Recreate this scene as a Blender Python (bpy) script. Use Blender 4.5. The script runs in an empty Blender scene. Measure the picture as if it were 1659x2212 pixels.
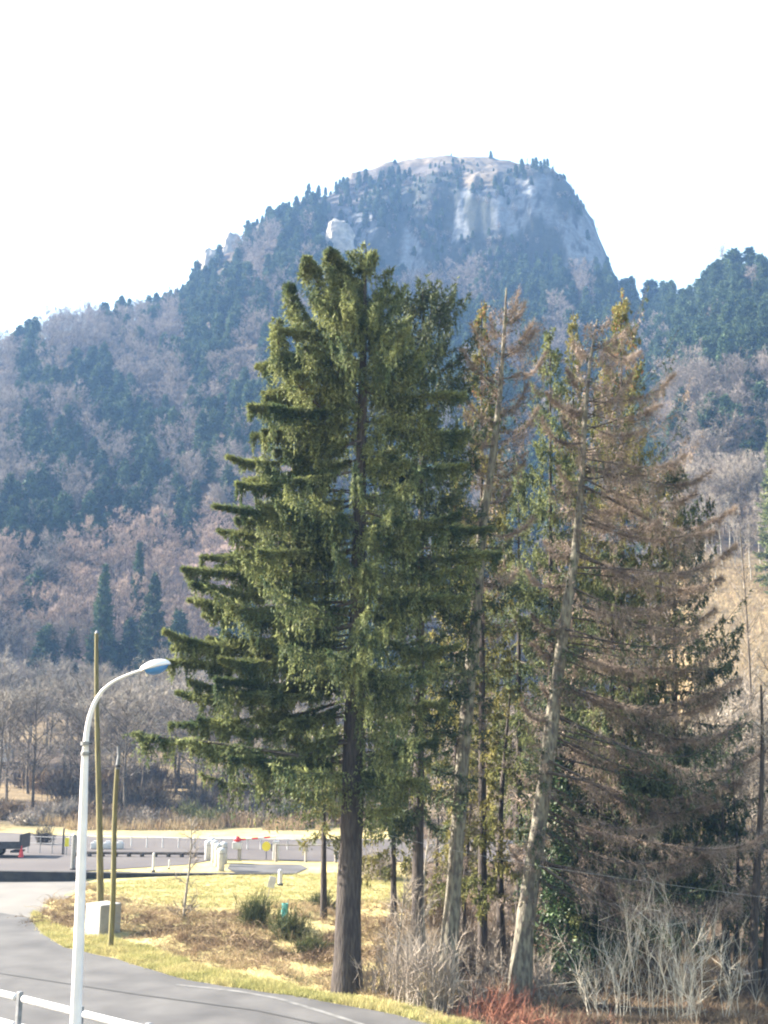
import bpy, bmesh, math
import numpy as np
from mathutils import Vector
R = math.radians
sc = bpy.context.scene
col = sc.collection

# ------------------------------------------------------------------ camera
F = 2400.0; PW, PH = 1659.0, 2212.0
PITCH = math.atan(494 / F); CAMZ = 7.0
cs, sn = math.cos(PITCH), math.sin(PITCH)
cam = bpy.data.cameras.new('camera'); camo = bpy.data.objects.new('camera', cam); col.objects.link(camo)
cam.sensor_fit = 'VERTICAL'; cam.sensor_height = 24.0; cam.sensor_width = 18.0
cam.lens = F / PH * 24.0
cam.clip_start = 0.1; cam.clip_end = 5000
camo.location = (0, 0, CAMZ); camo.rotation_euler = (R(90) + PITCH, 0, 0)
sc.camera = camo

# ------------------------------------------------------------------ sky, sun, exposure
SUN_AZ = R(-76)      # from +Y towards -X
SUN_EL = R(29)
world = bpy.data.worlds.new('World'); sc.world = world; world.use_nodes = True
wn = world.node_tree.nodes; wl = world.node_tree.links
sky = wn.new('ShaderNodeTexSky'); sky.sky_type = 'NISHITA'; sky.sun_disc = False
sky.sun_elevation = SUN_EL; sky.sun_rotation = SUN_AZ
sky.air_density = 2.0; sky.dust_density = 4.0; sky.ozone_density = 0.3; sky.altitude = 800
bg = wn['Background']; wl.new(sky.outputs[0], bg.inputs[0]); bg.inputs[1].default_value = 0.08
sun = bpy.data.lights.new('sun', 'SUN'); suno = bpy.data.objects.new('sun', sun); col.objects.link(suno)
sun.energy = 5.0; sun.angle = R(0.53); sun.color = (1.0, 0.90, 0.76)
sd = Vector((math.sin(SUN_AZ) * math.cos(SUN_EL), math.cos(SUN_AZ) * math.cos(SUN_EL), math.sin(SUN_EL)))
suno.rotation_euler = sd.to_track_quat('Z', 'Y').to_euler()
sc.view_settings.view_transform = 'Standard'; sc.view_settings.look = 'None'
sc.view_settings.gamma = 1.0; sc.view_settings.exposure = 2.9
sc.cycles.max_bounces = 6; sc.cycles.diffuse_bounces = 3; sc.cycles.glossy_bounces = 2
sc.cycles.transmission_bounces = 3; sc.cycles.volume_bounces = 1; sc.cycles.transparent_max_bounces = 8
sc.cycles.pixel_filter_type = 'BLACKMAN_HARRIS'; sc.cycles.filter_width = 2.1

# ------------------------------------------------------------------ geometry helpers
def ray(px, py):
    X = (px - PW / 2) / F; Y = (PH / 2 - py) / F
    return X, cs - Y * sn, sn + Y * cs
def at(px, py, d):
    x, y, z = ray(px, py); k = d / y
    return np.array([x * k, d, CAMZ + z * k])
def gp(px, py, z0=0.0):
    x, y, z = ray(px, py); k = (z0 - CAMZ) / z
    return np.array([x * k, y * k, z0])
def zat(py, d):
    x, y, z = ray(PW / 2, py); return CAMZ + d * z / y
def upx(px, py):
    x, y, z = ray(px, py); return x / y
def proj(x, y, z):
    zz = z - CAMZ
    dep = y * cs + zz * sn; up = -y * sn + zz * cs
    return PW / 2 + F * x / dep, PH / 2 - F * up / dep

def nrm(a): return a / np.maximum(np.linalg.norm(a, axis=-1, keepdims=True), 1e-9)
def hsh(ix, iy, s):
    h = (ix * 374761393 + iy * 668265263 + s * 69069) & 0x7fffffff
    h = ((h ^ (h >> 13)) * 1274126177) & 0x7fffffff
    return ((h ^ (h >> 16)) & 0xffff) / 65535.0
def vnoise(x, y, s=0):
    x = np.asarray(x, float); y = np.asarray(y, float)
    ix = np.floor(x).astype(np.int64); iy = np.floor(y).astype(np.int64)
    fx = x - ix; fy = y - iy; fx = fx * fx * (3 - 2 * fx); fy = fy * fy * (3 - 2 * fy)
    a = hsh(ix, iy, s); b = hsh(ix + 1, iy, s); c = hsh(ix, iy + 1, s); d = hsh(ix + 1, iy + 1, s)
    return (a * (1 - fx) + b * fx) * (1 - fy) + (c * (1 - fx) + d * fx) * fy
def fbm(x, y, s=0, o=4):
    t = 0; a = 0.5
    for k in range(o): t = t + a * vnoise(x * 2 ** k, y * 2 ** k, s + k * 17); a *= 0.5
    return t

class MB:
    def __init__(s): s.v = []; s.f3 = []; s.f4 = []; s.n = 0
    def add(s, v, f):
        v = np.asarray(v, float).reshape(-1, 3); f = np.asarray(f, np.int64) + s.n
        s.v.append(v); s.n += len(v)
        (s.f3 if f.shape[1] == 3 else s.f4).append(f)
    def blades(s, P, D, ln, w, rng):
        # one thin triangle each, from P along D
        P = np.asarray(P, float).reshape(-1, 3); n = len(P)
        if n == 0: return
        D = nrm(D); r = nrm(rng.normal(size=(n, 3))); pr = nrm(np.cross(D, r))
        ln = np.broadcast_to(ln, (n,))[:, None]; w = np.broadcast_to(w, (n,))[:, None]
        v = np.stack([P - pr * w / 2, P + pr * w / 2, P + D * ln], 1)
        s.add(v, np.arange(3 * n).reshape(-1, 3))
    def tubes(s, paths, rad, k=5, cap=False):
        # paths [M,N,3], rad [M,N]
        paths = np.asarray(paths, float); rad = np.asarray(rad, float)
        if paths.ndim == 2: paths = paths[None]; rad = rad[None]
        M, N, _ = paths.shape
        if M == 0: return
        t = np.gradient(paths, axis=1); t = nrm(t)
        ref = np.where(np.abs(t[:, :1, 2:3]) > 0.8, np.array([[[1., 0, 0]]]), np.array([[[0, 0, 1.]]]))
        a = nrm(np.cross(t, np.broadcast_to(ref, t.shape))); b = np.cross(t, a)
        ang = np.arange(k) * 2 * math.pi / k
        ring = (a[:, :, None] * np.cos(ang)[None, None, :, None] + b[:, :, None] * np.sin(ang)[None, None, :, None]) * rad[:, :, None, None] + paths[:, :, None]
        idx = np.arange(M * N * k).reshape(M, N, k)
        f = np.stack([idx[:, :-1], np.roll(idx[:, :-1], -1, 2), np.roll(idx[:, 1:], -1, 2), idx[:, 1:]], -1).reshape(-1, 4)
        n0 = s.n
        s.add(ring, f)
        if cap:
            for e in (0, N - 1):
                for m in range(M):
                    c = n0 + idx[m, e]
                    s.v.append(paths[m, e][None]); ci = s.n; s.n += 1
                    q = np.array([[c[j], c[(j + 1) % k], ci] for j in range(k)])
                    s.f3.append(q if e == 0 else q[:, [1, 0, 2]])
    def box(s, c, h, rz=0.0, bev=0.0):
        c = np.asarray(c, float); hx, hy, hz = h
        pts = np.array([[x, y, z] for z in (-hz, hz) for x, y in ((-hx, -hy), (hx, -hy), (hx, hy), (-hx, hy))])
        R_ = np.array([[math.cos(rz), -math.sin(rz), 0], [math.sin(rz), math.cos(rz), 0], [0, 0, 1]])
        s.add(pts @ R_.T + c, np.array([[0, 3, 2, 1], [4, 5, 6, 7], [0, 1, 5, 4], [1, 2, 6, 5], [2, 3, 7, 6], [3, 0, 4, 7]]))
    def arrays(s):
        V = np.concatenate(s.v) if s.v else np.zeros((0, 3))
        f3 = np.concatenate(s.f3) if s.f3 else np.zeros((0, 3), int)
        f4 = np.concatenate(s.f4) if s.f4 else np.zeros((0, 4), int)
        return V, f3, f4
    def mesh(s, name, mats, smooth=False):
        V, f3, f4 = s.arrays()
        return mk_mesh(name, V, f3, f4, mats, smooth)
    def build(s, name, mat, parent=None, loc=(0, 0, 0), smooth=False, bevel=0):
        o = bpy.data.objects.new(name, s.mesh(name, [mat], smooth)); col.objects.link(o); o.location = loc
        if parent: o.parent = parent
        if bevel:
            m = o.modifiers.new('b', 'BEVEL'); m.width = bevel; m.segments = 2
        return o
def mk_mesh(name, V, f3, f4, mats, smooth=False):
    me = bpy.data.meshes.new(name)
    me.vertices.add(len(V)); me.vertices.foreach_set('co', np.asarray(V, np.float32).ravel())
    nl = len(f3) * 3 + len(f4) * 4; me.loops.add(nl)
    me.loops.foreach_set('vertex_index', np.concatenate([f3.ravel(), f4.ravel()]).astype(np.int32))
    npoly = len(f3) + len(f4); me.polygons.add(npoly)
    st = np.concatenate([np.arange(len(f3)) * 3, len(f3) * 3 + np.arange(len(f4)) * 4]).astype(np.int32)
    me.polygons.foreach_set('loop_start', st)
    for m in mats: me.materials.append(m)
    me.polygons.foreach_set('use_smooth', np.full(npoly, smooth))
    me.update(calc_edges=True); me.validate()
    return me

def tag(o, label, cat=None, group=None, kind=None):
    if label: o['label'] = label
    if cat: o['category'] = cat
    if group: o['group'] = group
    if kind: o['kind'] = kind
    return o
def empty(name, loc, rz=0.0):
    o = bpy.data.objects.new(name, None); col.objects.link(o); o.location = loc; o.rotation_euler = (0, 0, rz)
    o.empty_display_size = 0.2
    return o
def copy_tree(src, loc, rz=0.0, scale=1.0, label=None, group=None):
    r = src.copy(); col.objects.link(r); r.location = loc; r.rotation_euler = (0, 0, rz); r.scale = (scale,) * 3
    if label: r['label'] = label
    if group: r['group'] = group
    for ch in list(src.children):
        c = ch.copy(); col.objects.link(c); c.parent = r
        for g in ch.children:
            q = g.copy(); col.objects.link(q); q.parent = c
    return r

# ------------------------------------------------------------------ materials
def mat(name, c, rough=0.85, c2=None, scale=3.0, island=0.0, objr=0.0, trans=0.0, bump=0.0, bscale=20.0, detail=4, stretch=None, metal=0.0, ramp=(0.38, 0.62), spec=0.25):
    GK = 0.74
    c = tuple(v * GK for v in c); c2 = tuple(v * GK for v in c2) if c2 else None
    m = bpy.data.materials.new(name); m.use_nodes = True
    nt = m.node_tree; N = nt.nodes; L = nt.links
    b = N['Principled BSDF']; b.inputs['Roughness'].default_value = rough; b.inputs['Metallic'].default_value = metal
    b.inputs['Specular IOR Level'].default_value = spec
    tc = N.new('ShaderNodeTexCoord'); src = tc.outputs['Object']
    if stretch:
        mp = N.new('ShaderNodeMapping'); mp.inputs['Scale'].default_value = stretch; L.new(src, mp.inputs[0]); src = mp.outputs[0]
    out = None
    if c2:
        nz = N.new('ShaderNodeTexNoise'); nz.inputs['Scale'].default_value = scale; nz.inputs['Detail'].default_value = detail
        L.new(src, nz.inputs['Vector'])
        mr = N.new('ShaderNodeMapRange'); mr.inputs['From Min'].default_value = ramp[0]; mr.inputs['From Max'].default_value = ramp[1]
        L.new(nz.outputs['Fac'], mr.inputs['Value'])
        mx = N.new('ShaderNodeMix'); mx.data_type = 'RGBA'; mx.inputs['A'].default_value = (*c, 1); mx.inputs['B'].default_value = (*c2, 1)
        L.new(mr.outputs[0], mx.inputs['Factor']); out = mx.outputs['Result']
    if island or objr:
        h = N.new('ShaderNodeHueSaturation')
        if out is not None: L.new(out, h.inputs['Color'])
        else: h.inputs['Color'].default_value = (*c, 1)
        if island:
            g = N.new('ShaderNodeNewGeometry')
            ml = N.new('ShaderNodeMapRange'); ml.inputs['To Min'].default_value = 1 - island; ml.inputs['To Max'].default_value = 1 + island
            L.new(g.outputs['Random Per Island'], ml.inputs['Value']); val = ml.outputs[0]
            if objr:
                oi = N.new('ShaderNodeObjectInfo'); m2 = N.new('ShaderNodeMapRange')
                m2.inputs['To Min'].default_value = 1 - objr; m2.inputs['To Max'].default_value = 1 + objr
                L.new(oi.outputs['Random'], m2.inputs['Value'])
                mm = N.new('ShaderNodeMath'); mm.operation = 'MULTIPLY'; L.new(val, mm.inputs[0]); L.new(m2.outputs[0], mm.inputs[1]); val = mm.outputs[0]
            L.new(val, h.inputs['Value'])
        else:
            oi = N.new('ShaderNodeObjectInfo'); m2 = N.new('ShaderNodeMapRange')
            m2.inputs['To Min'].default_value = 1 - objr; m2.inputs['To Max'].default_value = 1 + objr
            L.new(oi.outputs['Random'], m2.inputs['Value']); L.new(m2.outputs[0], h.inputs['Value'])
        out = h.outputs['Color']
    if out is not None: L.new(out, b.inputs['Base Color'])
    else: b.inputs['Base Color'].default_value = (*c, 1)
    if bump:
        nb = N.new('ShaderNodeTexNoise'); nb.inputs['Scale'].default_value = bscale; nb.inputs['Detail'].default_value = 5
        L.new(src, nb.inputs['Vector']); bp = N.new('ShaderNodeBump'); bp.inputs['Strength'].default_value = min(1, bump); bp.inputs['Distance'].default_value = bump * 0.2
        L.new(nb.outputs['Fac'], bp.inputs['Height']); L.new(bp.outputs[0], b.inputs['Normal'])
    if trans:
        tr = N.new('ShaderNodeBsdfTranslucent'); ms = N.new('ShaderNodeMixShader'); ms.inputs[0].default_value = trans
        if out is not None: L.new(out, tr.inputs['Color'])
        else: tr.inputs['Color'].default_value = (*c, 1)
        L.new(b.outputs[0], ms.inputs[1]); L.new(tr.outputs[0], ms.inputs[2]); L.new(ms.outputs[0], N['Material Output'].inputs['Surface'])
    return m
M = dict(
    bark=mat('bark', (0.042, 0.035, 0.034), 0.95, (0.085, 0.072, 0.065), 5, bump=0.6, bscale=9, stretch=(3, 3, 0.5)),
    barkpale=mat('bark_pale', (0.100, 0.088, 0.078), 0.95, (0.250, 0.235, 0.185), 4, bump=0.5, bscale=9, stretch=(2.5, 2.5, 0.8)),
    limb=mat('limb_bark', (0.055, 0.042, 0.036), 0.95, (0.120, 0.100, 0.085), 6),
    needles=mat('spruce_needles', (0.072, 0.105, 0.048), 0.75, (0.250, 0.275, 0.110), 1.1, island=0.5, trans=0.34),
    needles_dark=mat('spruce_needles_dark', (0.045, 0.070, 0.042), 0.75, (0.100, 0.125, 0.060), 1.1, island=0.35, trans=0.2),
    needles_yellow=mat('spruce_needles_yellowish', (0.120, 0.135, 0.040), 0.75, (0.280, 0.250, 0.085), 0.7, island=0.4, trans=0.35, objr=0.15),
    ivy=mat('ivy_leaves', (0.020, 0.042, 0.020), 0.5, (0.050, 0.095, 0.030), 1.2, island=0.4, trans=0.15),
    dead=mat('dead_twigs', (0.170, 0.135, 0.115), 0.9, (0.400, 0.315, 0.260), 0.9, island=0.35, trans=0.12),
    cones=mat('spruce_cones', (0.260, 0.120, 0.050), 0.8, island=0.3),
    fconif=mat('far_conifer', (0.026, 0.056, 0.034), 0.85, (0.065, 0.105, 0.045), 0.25, island=0.3, objr=0.3, trans=0.15),
    fbare=mat('far_bare_twigs', (0.150, 0.132, 0.120), 0.9, (0.280, 0.240, 0.212), 0.2, island=0.25, objr=0.28, trans=0.1),
    fbrown=mat('brown_twigs', (0.360, 0.265, 0.210), 0.9, (0.470, 0.360, 0.290), 0.2, island=0.2, objr=0.15, trans=0.1),
    mbark=mat('grey_bark', (0.070, 0.058, 0.050), 0.95, (0.130, 0.110, 0.090), 3),
    mtwig=mat('grey_twigs', (0.210, 0.175, 0.150), 0.9, (0.380, 0.335, 0.280), 0.3, island=0.3, objr=0.2),
    paletwig=mat('pale_twigs', (0.460, 0.420, 0.350), 0.85, (0.560, 0.520, 0.440), 2, island=0.25),
    redtwig=mat('red_twigs', (0.200, 0.075, 0.050), 0.8, (0.300, 0.130, 0.080), 2, island=0.35),
    birch=mat('birch_bark', (0.380, 0.360, 0.310), 0.8, (0.180, 0.165, 0.150), 4),
    drygrass=mat('dry_grass', (0.420, 0.330, 0.190), 0.9, (0.270, 0.190, 0.120), 0.9, island=0.4, trans=0.2),
    greengrass=mat('verge_grass', (0.520, 0.460, 0.220), 0.9, (0.380, 0.370, 0.150), 0.8, island=0.35, trans=0.25),
    bramble=mat('bramble_stems', (0.130, 0.085, 0.055), 0.9, (0.330, 0.245, 0.160), 0.8, island=0.45),
    broom=mat('broom_stems', (0.070, 0.090, 0.030), 0.85, (0.140, 0.140, 0.060), 1.5, island=0.35, trans=0.15),
    white=mat('white_paint', (0.620, 0.610, 0.610), 0.45, (0.500, 0.490, 0.490), 3),
    lampw=mat('lamp_white_paint', (0.80, 0.78, 0.80), 0.4, (0.70, 0.68, 0.71), 2.5),
    glass=mat('lamp_glass', (0.060, 0.220, 0.550), 0.2, spec=0.6),
    dark=mat('dark_paint', (0.035, 0.035, 0.045), 0.5, (0.06, 0.06, 0.07), 6),
    conc=mat('concrete', (0.320, 0.310, 0.300), 0.9, (0.400, 0.390, 0.370), 3, bump=0.15, bscale=25),
    pole=mat('treated_wood_pole', (0.250, 0.225, 0.095), 0.85, (0.140, 0.120, 0.070), 6, stretch=(6, 6, 0.4), bump=0.2, bscale=15),
    wood=mat('weathered_rail', (0.380, 0.350, 0.320), 0.85, (0.260, 0.240, 0.215), 3),
    darkwood=mat('dark_beam', (0.050, 0.045, 0.045), 0.9, (0.090, 0.080, 0.075), 3),
    red=mat('red_paint', (0.62, 0.06, 0.07), 0.5), yellow=mat('yellow_paint', (0.80, 0.68, 0.06), 0.5),
    turq=mat('turquoise_plastic', (0.10, 0.50, 0.52), 0.5, (0.18, 0.60, 0.60), 2),
    metal=mat('galvanised', (0.280, 0.290, 0.310), 0.5, (0.200, 0.210, 0.230), 8, metal=0.3),
    stone=mat('shaded_stone', (0.035, 0.035, 0.040), 0.95, (0.060, 0.060, 0.060), 2, bump=0.4, bscale=5),  # dark tone carries the low wall's shade, shared by the post feet
    carglass=mat('car_glass', (0.03, 0.035, 0.045), 0.1, spec=0.6), rubber=mat('rubber', (0.03, 0.03, 0.03), 0.8),
    wire=mat('wire', (0.4, 0.4, 0.4), 0.5),
    cliff=mat('cliff_rock', (0.220, 0.210, 0.200), 0.95, (0.420, 0.380, 0.340), 0.3, bump=0.8, bscale=0.5),
)
def asphalt(name, a, b, sc_=0.6):
    m = mat(name, a, 0.85, b, sc_, bump=0.08, bscale=60, ramp=(0.3, 0.7), detail=8)
    return m
M['road'] = asphalt('asphalt', (0.058, 0.058, 0.062), (0.115, 0.113, 0.115), 0.6)
M['carpark'] = asphalt('old_asphalt', (0.07, 0.062, 0.066), (0.10, 0.09, 0.088), 0.25)
M['gravel'] = asphalt('gravel', (0.19, 0.18, 0.165), (0.13, 0.125, 0.12), 0.4)
M['paint'] = mat('worn_road_paint', (0.20, 0.20, 0.20), 0.8, (0.10, 0.10, 0.10), 2.5, ramp=(0.35, 0.7))
M['tar'] = mat('tar_seam', (0.06, 0.06, 0.062), 0.7)

# ------------------------------------------------------------------ terrain
Z0 = [(-80, 0), (95, 0), (130, 2.5), (170, 9)]
colsT = []
def addcol(px, ridge, mids=(), low=None, back=0.45):
    d, py = ridge
    pts = list(low if low is not None else Z0 + [(200, zat(1400, 200))])
    for (dd, pp) in mids: pts.append((dd, zat(pp, dd)))
    zr = zat(py, d); pts.append((d, zr)); pts.append((d + 40, zr - 6)); pts.append((d + 250, zr - 250 * back)); pts.append((2500, zr - 250 * back))
    colsT.append((upx(px, py), pts))
addcol(-2200, (380, 1150)); addcol(-900, (390, 930)); addcol(-300, (400, 850)); addcol(0, (400, 750)); addcol(130, (410, 703)); addcol(260, (420, 686))
addcol(380, (430, 655)); addcol(430, (440, 605)); addcol(480, (450, 548)); addcol(560, (460, 485)); addcol(660, (470, 430))
addcol(760, (490, 368), [(425, 590), (440, 520), (455, 440)])
addcol(850, (500, 352), [(425, 610), (440, 500), (460, 420)])
addcol(950, (500, 343), [(425, 612), (442, 500), (455, 400), (470, 366)])
addcol(1060, (500, 346), [(425, 608), (442, 440), (452, 385), (475, 362)])
addcol(1190, (490, 364), [(425, 606), (440, 430), (450, 376)])
addcol(1235, (470, 400), [(425, 606), (440, 450)])
addcol(1282, (458, 475), [(425, 606), (440, 500)])
addcol(1305, (450, 535), [(425, 608)])
addcol(1345, (440, 612)); addcol(1395, (430, 655), low=[(-80, 0), (80, 0), (110, 6), (150, 16), (190, 30)])
LR = [(-80, 0), (78, 0), (110, 9.5), (150, 27), (190, 47)]
addcol(1450, (405, 655), low=LR)
addcol(1560, (350, 618), low=LR); addcol(1659, (330, 596), low=LR); addcol(2000, (320, 540), low=LR); addcol(2800, (320, 500), low=LR); addcol(4200, (320, 500), low=LR)
colsT.sort(key=lambda c: c[0])
CU = np.array([c[0] for c in colsT])
YS = np.concatenate([np.arange(-80, 30, 5.0), np.arange(30, 56, 0.3), np.arange(56, 90, 3.0), np.arange(90, 420, 3.0), np.arange(420, 500, 1.0), np.arange(500, 700, 10), np.arange(700, 2501, 200)])
TAB = np.array([np.interp(np.arange(-80, 2501, 1.0), [p[0] for p in c[1]], [p[1] for p in c[1]]) for c in colsT])
def polyin_g(px, py, poly):
    c = np.zeros(np.shape(px), bool); n = len(poly)
    for i in range(n):
        x1, y1 = poly[i]; x2, y2 = poly[(i + 1) % n]
        c ^= ((y1 > py) != (y2 > py)) & (px < (x2 - x1) * (py - y1) / (y2 - y1 + 1e-9) + x1)
    return c
bank = [(75, 1972), (120, 1940), (180, 1925), (240, 1935), (420, 1960), (560, 1960), (720, 1950), (860, 1950), (1000, 2000), (1000, 2180), (800, 2155), (700, 2138), (560, 2108), (440, 2085), (330, 2045), (262, 2025), (170, 2015), (100, 1985)]
BANK = [tuple(gp(*p)[:2]) for p in bank]
def ravine(x, y):
    g1 = np.clip((x / np.maximum(y, 20) - 0.035) / 0.05, 0, 1); g2 = np.clip((y - 30.5) / 3.5, 0, 1) * np.clip((52 - y) / 8, 0, 1)
    return -1.0 * g1 * g1 * (3 - 2 * g1) * g2
def terr(x, y):
    x = np.asarray(x, float); y = np.asarray(y, float)
    u = x / np.maximum(y, 75.0)
    gate = np.clip((y - 415) / 15, 0, 1) * np.clip((560 - y) / 60, 0, 1)
    ye = y + gate * (8 * (fbm(u * 22, y * 0 + 3, 5, 2) - 0.45) + 3.0 * (fbm(u * 90, y * 0.01, 9, 2) - 0.45) + 2.5 * (fbm(u * 150, y * 0.12, 29, 3) - 0.45))
    yi = np.clip(ye + 80, 0, TAB.shape[1] - 1.001); j = yi.astype(int); fy = yi - j
    ui = np.interp(u, CU, np.arange(len(CU))); i = np.clip(ui.astype(int), 0, len(CU) - 2); fu = ui - i
    z = (TAB[i, j] * (1 - fy) + TAB[i, j + 1] * fy) * (1 - fu) + (TAB[i + 1, j] * (1 - fy) + TAB[i + 1, j + 1] * fy) * fu
    far = np.clip((y - 110) / 100, 0, 1)
    z = z + ravine(x, y)
    bk_ = polyin_g(x, y, BANK) 
    z = z + np.where(bk_, 0.75 * (fbm(x * 0.55, y * 0.55, 51, 4) - 0.40), 0)
    z = z + far * (14 * (fbm(x / 60, y / 60, 2, 4) - 0.47) + 3 * (fbm(x / 9, y / 9, 3, 3) - 0.45))
    return z
US = np.concatenate([np.linspace(CU[0], CU[1], 12)[:-1], np.arange(CU[1], 0.75, 0.0024), np.linspace(0.75, CU[-1], 20)])
YY, UU = np.meshgrid(YS, US, indexing='ij')
XX = UU * np.maximum(YY, 75.0)
ZZ = terr(XX, YY)
dzdy = np.gradient(ZZ, axis=0) / np.gradient(YY, axis=0)
dzdx = np.gradient(ZZ, axis=1) / np.maximum(np.gradient(XX, axis=1), 1e-3)
SL = np.sqrt(dzdx ** 2 + dzdy ** 2)
nr, nc = YY.shape
PXg, PYg = proj(XX, np.maximum(YY, 1), ZZ)
c_grass = np.array([0.50, 0.42, 0.20]); c_dry = np.array([0.23, 0.175, 0.105]); c_floor = np.array([0.085, 0.065, 0.05]); c_rock = np.array([0.16, 0.168, 0.178]); c_top = np.array([0.135, 0.11, 0.082]); c_veg = np.array([0.035, 0.04, 0.032])
def polyin_g(px, py, poly):
    c = np.zeros(np.shape(px), bool); n = len(poly)
    for i in range(n):
        x1, y1 = poly[i]; x2, y2 = poly[(i + 1) % n]
        c ^= ((y1 > py) != (y2 > py)) & (px < (x2 - x1) * (py - y1) / (y2 - y1 + 1e-9) + x1)
    return c
colr = np.zeros((nr, nc, 3))
a = fbm(XX / 8, YY / 8, 11, 4)[..., None]
g1 = c_grass * (0.8 + 0.4 * a); far = np.clip((YY - 88) / 12, 0, 1)[..., None]
colr = g1 * (1 - far) + (c_floor * (1 - 0.0) * (0.7 + 0.6 * a)) * far
fld = (np.clip((YY - 96) / 6, 0, 1) * np.clip((185 - YY) / 20, 0, 1) * (fbm(XX / 25, YY / 25, 31, 3) > 0.43))[..., None]
colr = colr * (1 - fld) + c_dry * (0.75 + 0.5 * a) * fld
wf = (np.clip((UU - 0.012 - 0.02 * (fbm(XX / 5, YY / 5, 61, 3) - .5)) / 0.01, 0, 1) * (YY > 20) * (YY < 100))[..., None]
colr = colr * (1 - wf) + np.array([0.10, 0.072, 0.05]) * (0.5 + a) * wf
rh = ((UU > upx(1420, 1400)) & (YY < 165 + 8 * (fbm(XX / 12, YY / 12, 8) - .5)) & (YY > 80))[..., None].astype(float)
colr = colr * (1 - rh) + (c_dry * 1.05 * (0.7 + 0.6 * fbm(XX / 30, YY / 3, 21, 4)[..., None])) * rh
top = np.clip((YY - 489) / 5, 0, 1)[..., None] * (UU > upx(600, 430))[..., None]
colr = colr * (1 - top) + c_top * (0.8 + 0.4 * a) * top
scr = ((YY > 418) & (YY < 489) & (UU > upx(600, 430)))[..., None]
colr = np.where(scr, np.array([0.085, 0.075, 0.068]) * (0.5 + a), colr)
bz = polyin_g(PXg, PYg, [(20, 1460), (60, 1370), (150, 1270), (262, 1175), (330, 1210), (400, 1190), (495, 1150), (640, 1080), (640, 1460)]) & (YY > 170) & (YY < 300)
colr[bz] = np.array([0.34, 0.24, 0.19]) * (0.75 + 0.5 * a[bz])
rock = np.clip((SL - 1.25) / 0.45 + 2.2 * (fbm(XX / 16, ZZ / 22, 13, 4) - 0.47), 0, 1) * (YY > 405) * (YY < 500)
rock = rock[..., None]
vg = np.clip((fbm(XX / 14, ZZ / 26, 43, 4)[..., None] - 0.50) * 9, 0, 1) * (YY > 410)[..., None] * (YY < 470)[..., None]
crk = np.abs(fbm(XX / 7 + ZZ / 30, ZZ / 28, 23, 4) - 0.47); crk2 = np.abs(fbm(XX / 18, ZZ / 7, 27, 4) - 0.47)
streak = (0.55 + 0.9 * fbm(XX / 5, ZZ / 12, 19, 5))[..., None] * np.where(crk < 0.018, 0.35, 1)[..., None] * np.where(crk2 < 0.012, 0.5, 1)[..., None]
colr = colr * (1 - rock) + c_rock * streak * rock
gul = polyin_g(PXg, PYg, [(800, 372), (1010, 372), (985, 450), (975, 520), (1090, 500), (1190, 600), (930, 605), (905, 520), (860, 470), (800, 440)]) & (YY > 415) & (YY < 470)
vg = np.maximum(vg, gul[..., None] * np.clip(0.95 + 0.8 * (a - 0.45), 0, 1))
cz = ((YY > 415) & (YY < 465) & (UU > upx(680, 500)))[..., None]
colr = np.where(cz, colr * (1 - 0.95 * vg) + c_veg * 0.95 * vg, colr)
for poly in ([(680, 412), (705, 375), (760, 352), (765, 385), (700, 415)], [(995, 405), (1010, 345), (1075, 345), (1070, 405)], [(640, 440), (650, 430), (690, 428), (690, 440)], [(850, 352), (860, 335), (1060, 335), (1060, 358), (960, 352)]):
    pm = polyin_g(PXg, PYg, poly) & (YY > 420) & (YY < 520); colr[pm] = c_top * 1.15
idx = np.arange(nr * nc).reshape(nr, nc)
f4 = np.stack([idx[:-1, :-1], idx[:-1, 1:], idx[1:, 1:], idx[1:, :-1]], -1).reshape(-1, 4)
me = mk_mesh('terrain', np.stack([XX, YY, ZZ - 0.02], -1).reshape(-1, 3), np.zeros((0, 3), int), f4, [], True)
ca = me.color_attributes.new('ground_col', 'FLOAT_COLOR', 'POINT')
ca.data.foreach_set('color', np.concatenate([np.clip(colr * 0.74, 0, 1), np.ones((nr, nc, 1))], -1).astype(np.float32).ravel())
tm = bpy.data.materials.new('terrain'); tm.use_nodes = True
N = tm.node_tree.nodes; L = tm.node_tree.links; pb = N['Principled BSDF']; pb.inputs['Roughness'].default_value = 0.95; pb.inputs['Specular IOR Level'].default_value = 0.1
at_ = N.new('ShaderNodeAttribute'); at_.attribute_name = 'ground_col'
tc = N.new('ShaderNodeTexCoord'); nz = N.new('ShaderNodeTexNoise'); nz.inputs['Scale'].default_value = 0.5; nz.inputs['Detail'].default_value = 9; nz.inputs['Roughness'].default_value = 0.7
L.new(tc.outputs['Object'], nz.inputs['Vector'])
mr = N.new('ShaderNodeMapRange'); mr.inputs['From Min'].default_value = 0.3; mr.inputs['From Max'].default_value = 0.7; mr.inputs['To Min'].default_value = 0.6; mr.inputs['To Max'].default_value = 1.35
L.new(nz.outputs['Fac'], mr.inputs['Value'])
hs = N.new('ShaderNodeHueSaturation'); L.new(at_.outputs['Color'], hs.inputs['Color']); L.new(mr.outputs[0], hs.inputs['Value']); L.new(hs.outputs[0], pb.inputs['Base Color'])
bp = N.new('ShaderNodeBump'); bp.inputs['Strength'].default_value = 0.8; bp.inputs['Distance'].default_value = 0.6; L.new(nz.outputs['Fac'], bp.inputs['Height']); L.new(bp.outputs[0], pb.inputs['Normal'])
me.materials.append(tm)
to = bpy.data.objects.new('terrain', me); col.objects.link(to); tag(to, 'grassy valley floor rising to a wooded slope and a domed rocky mountain', kind='structure')

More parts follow.
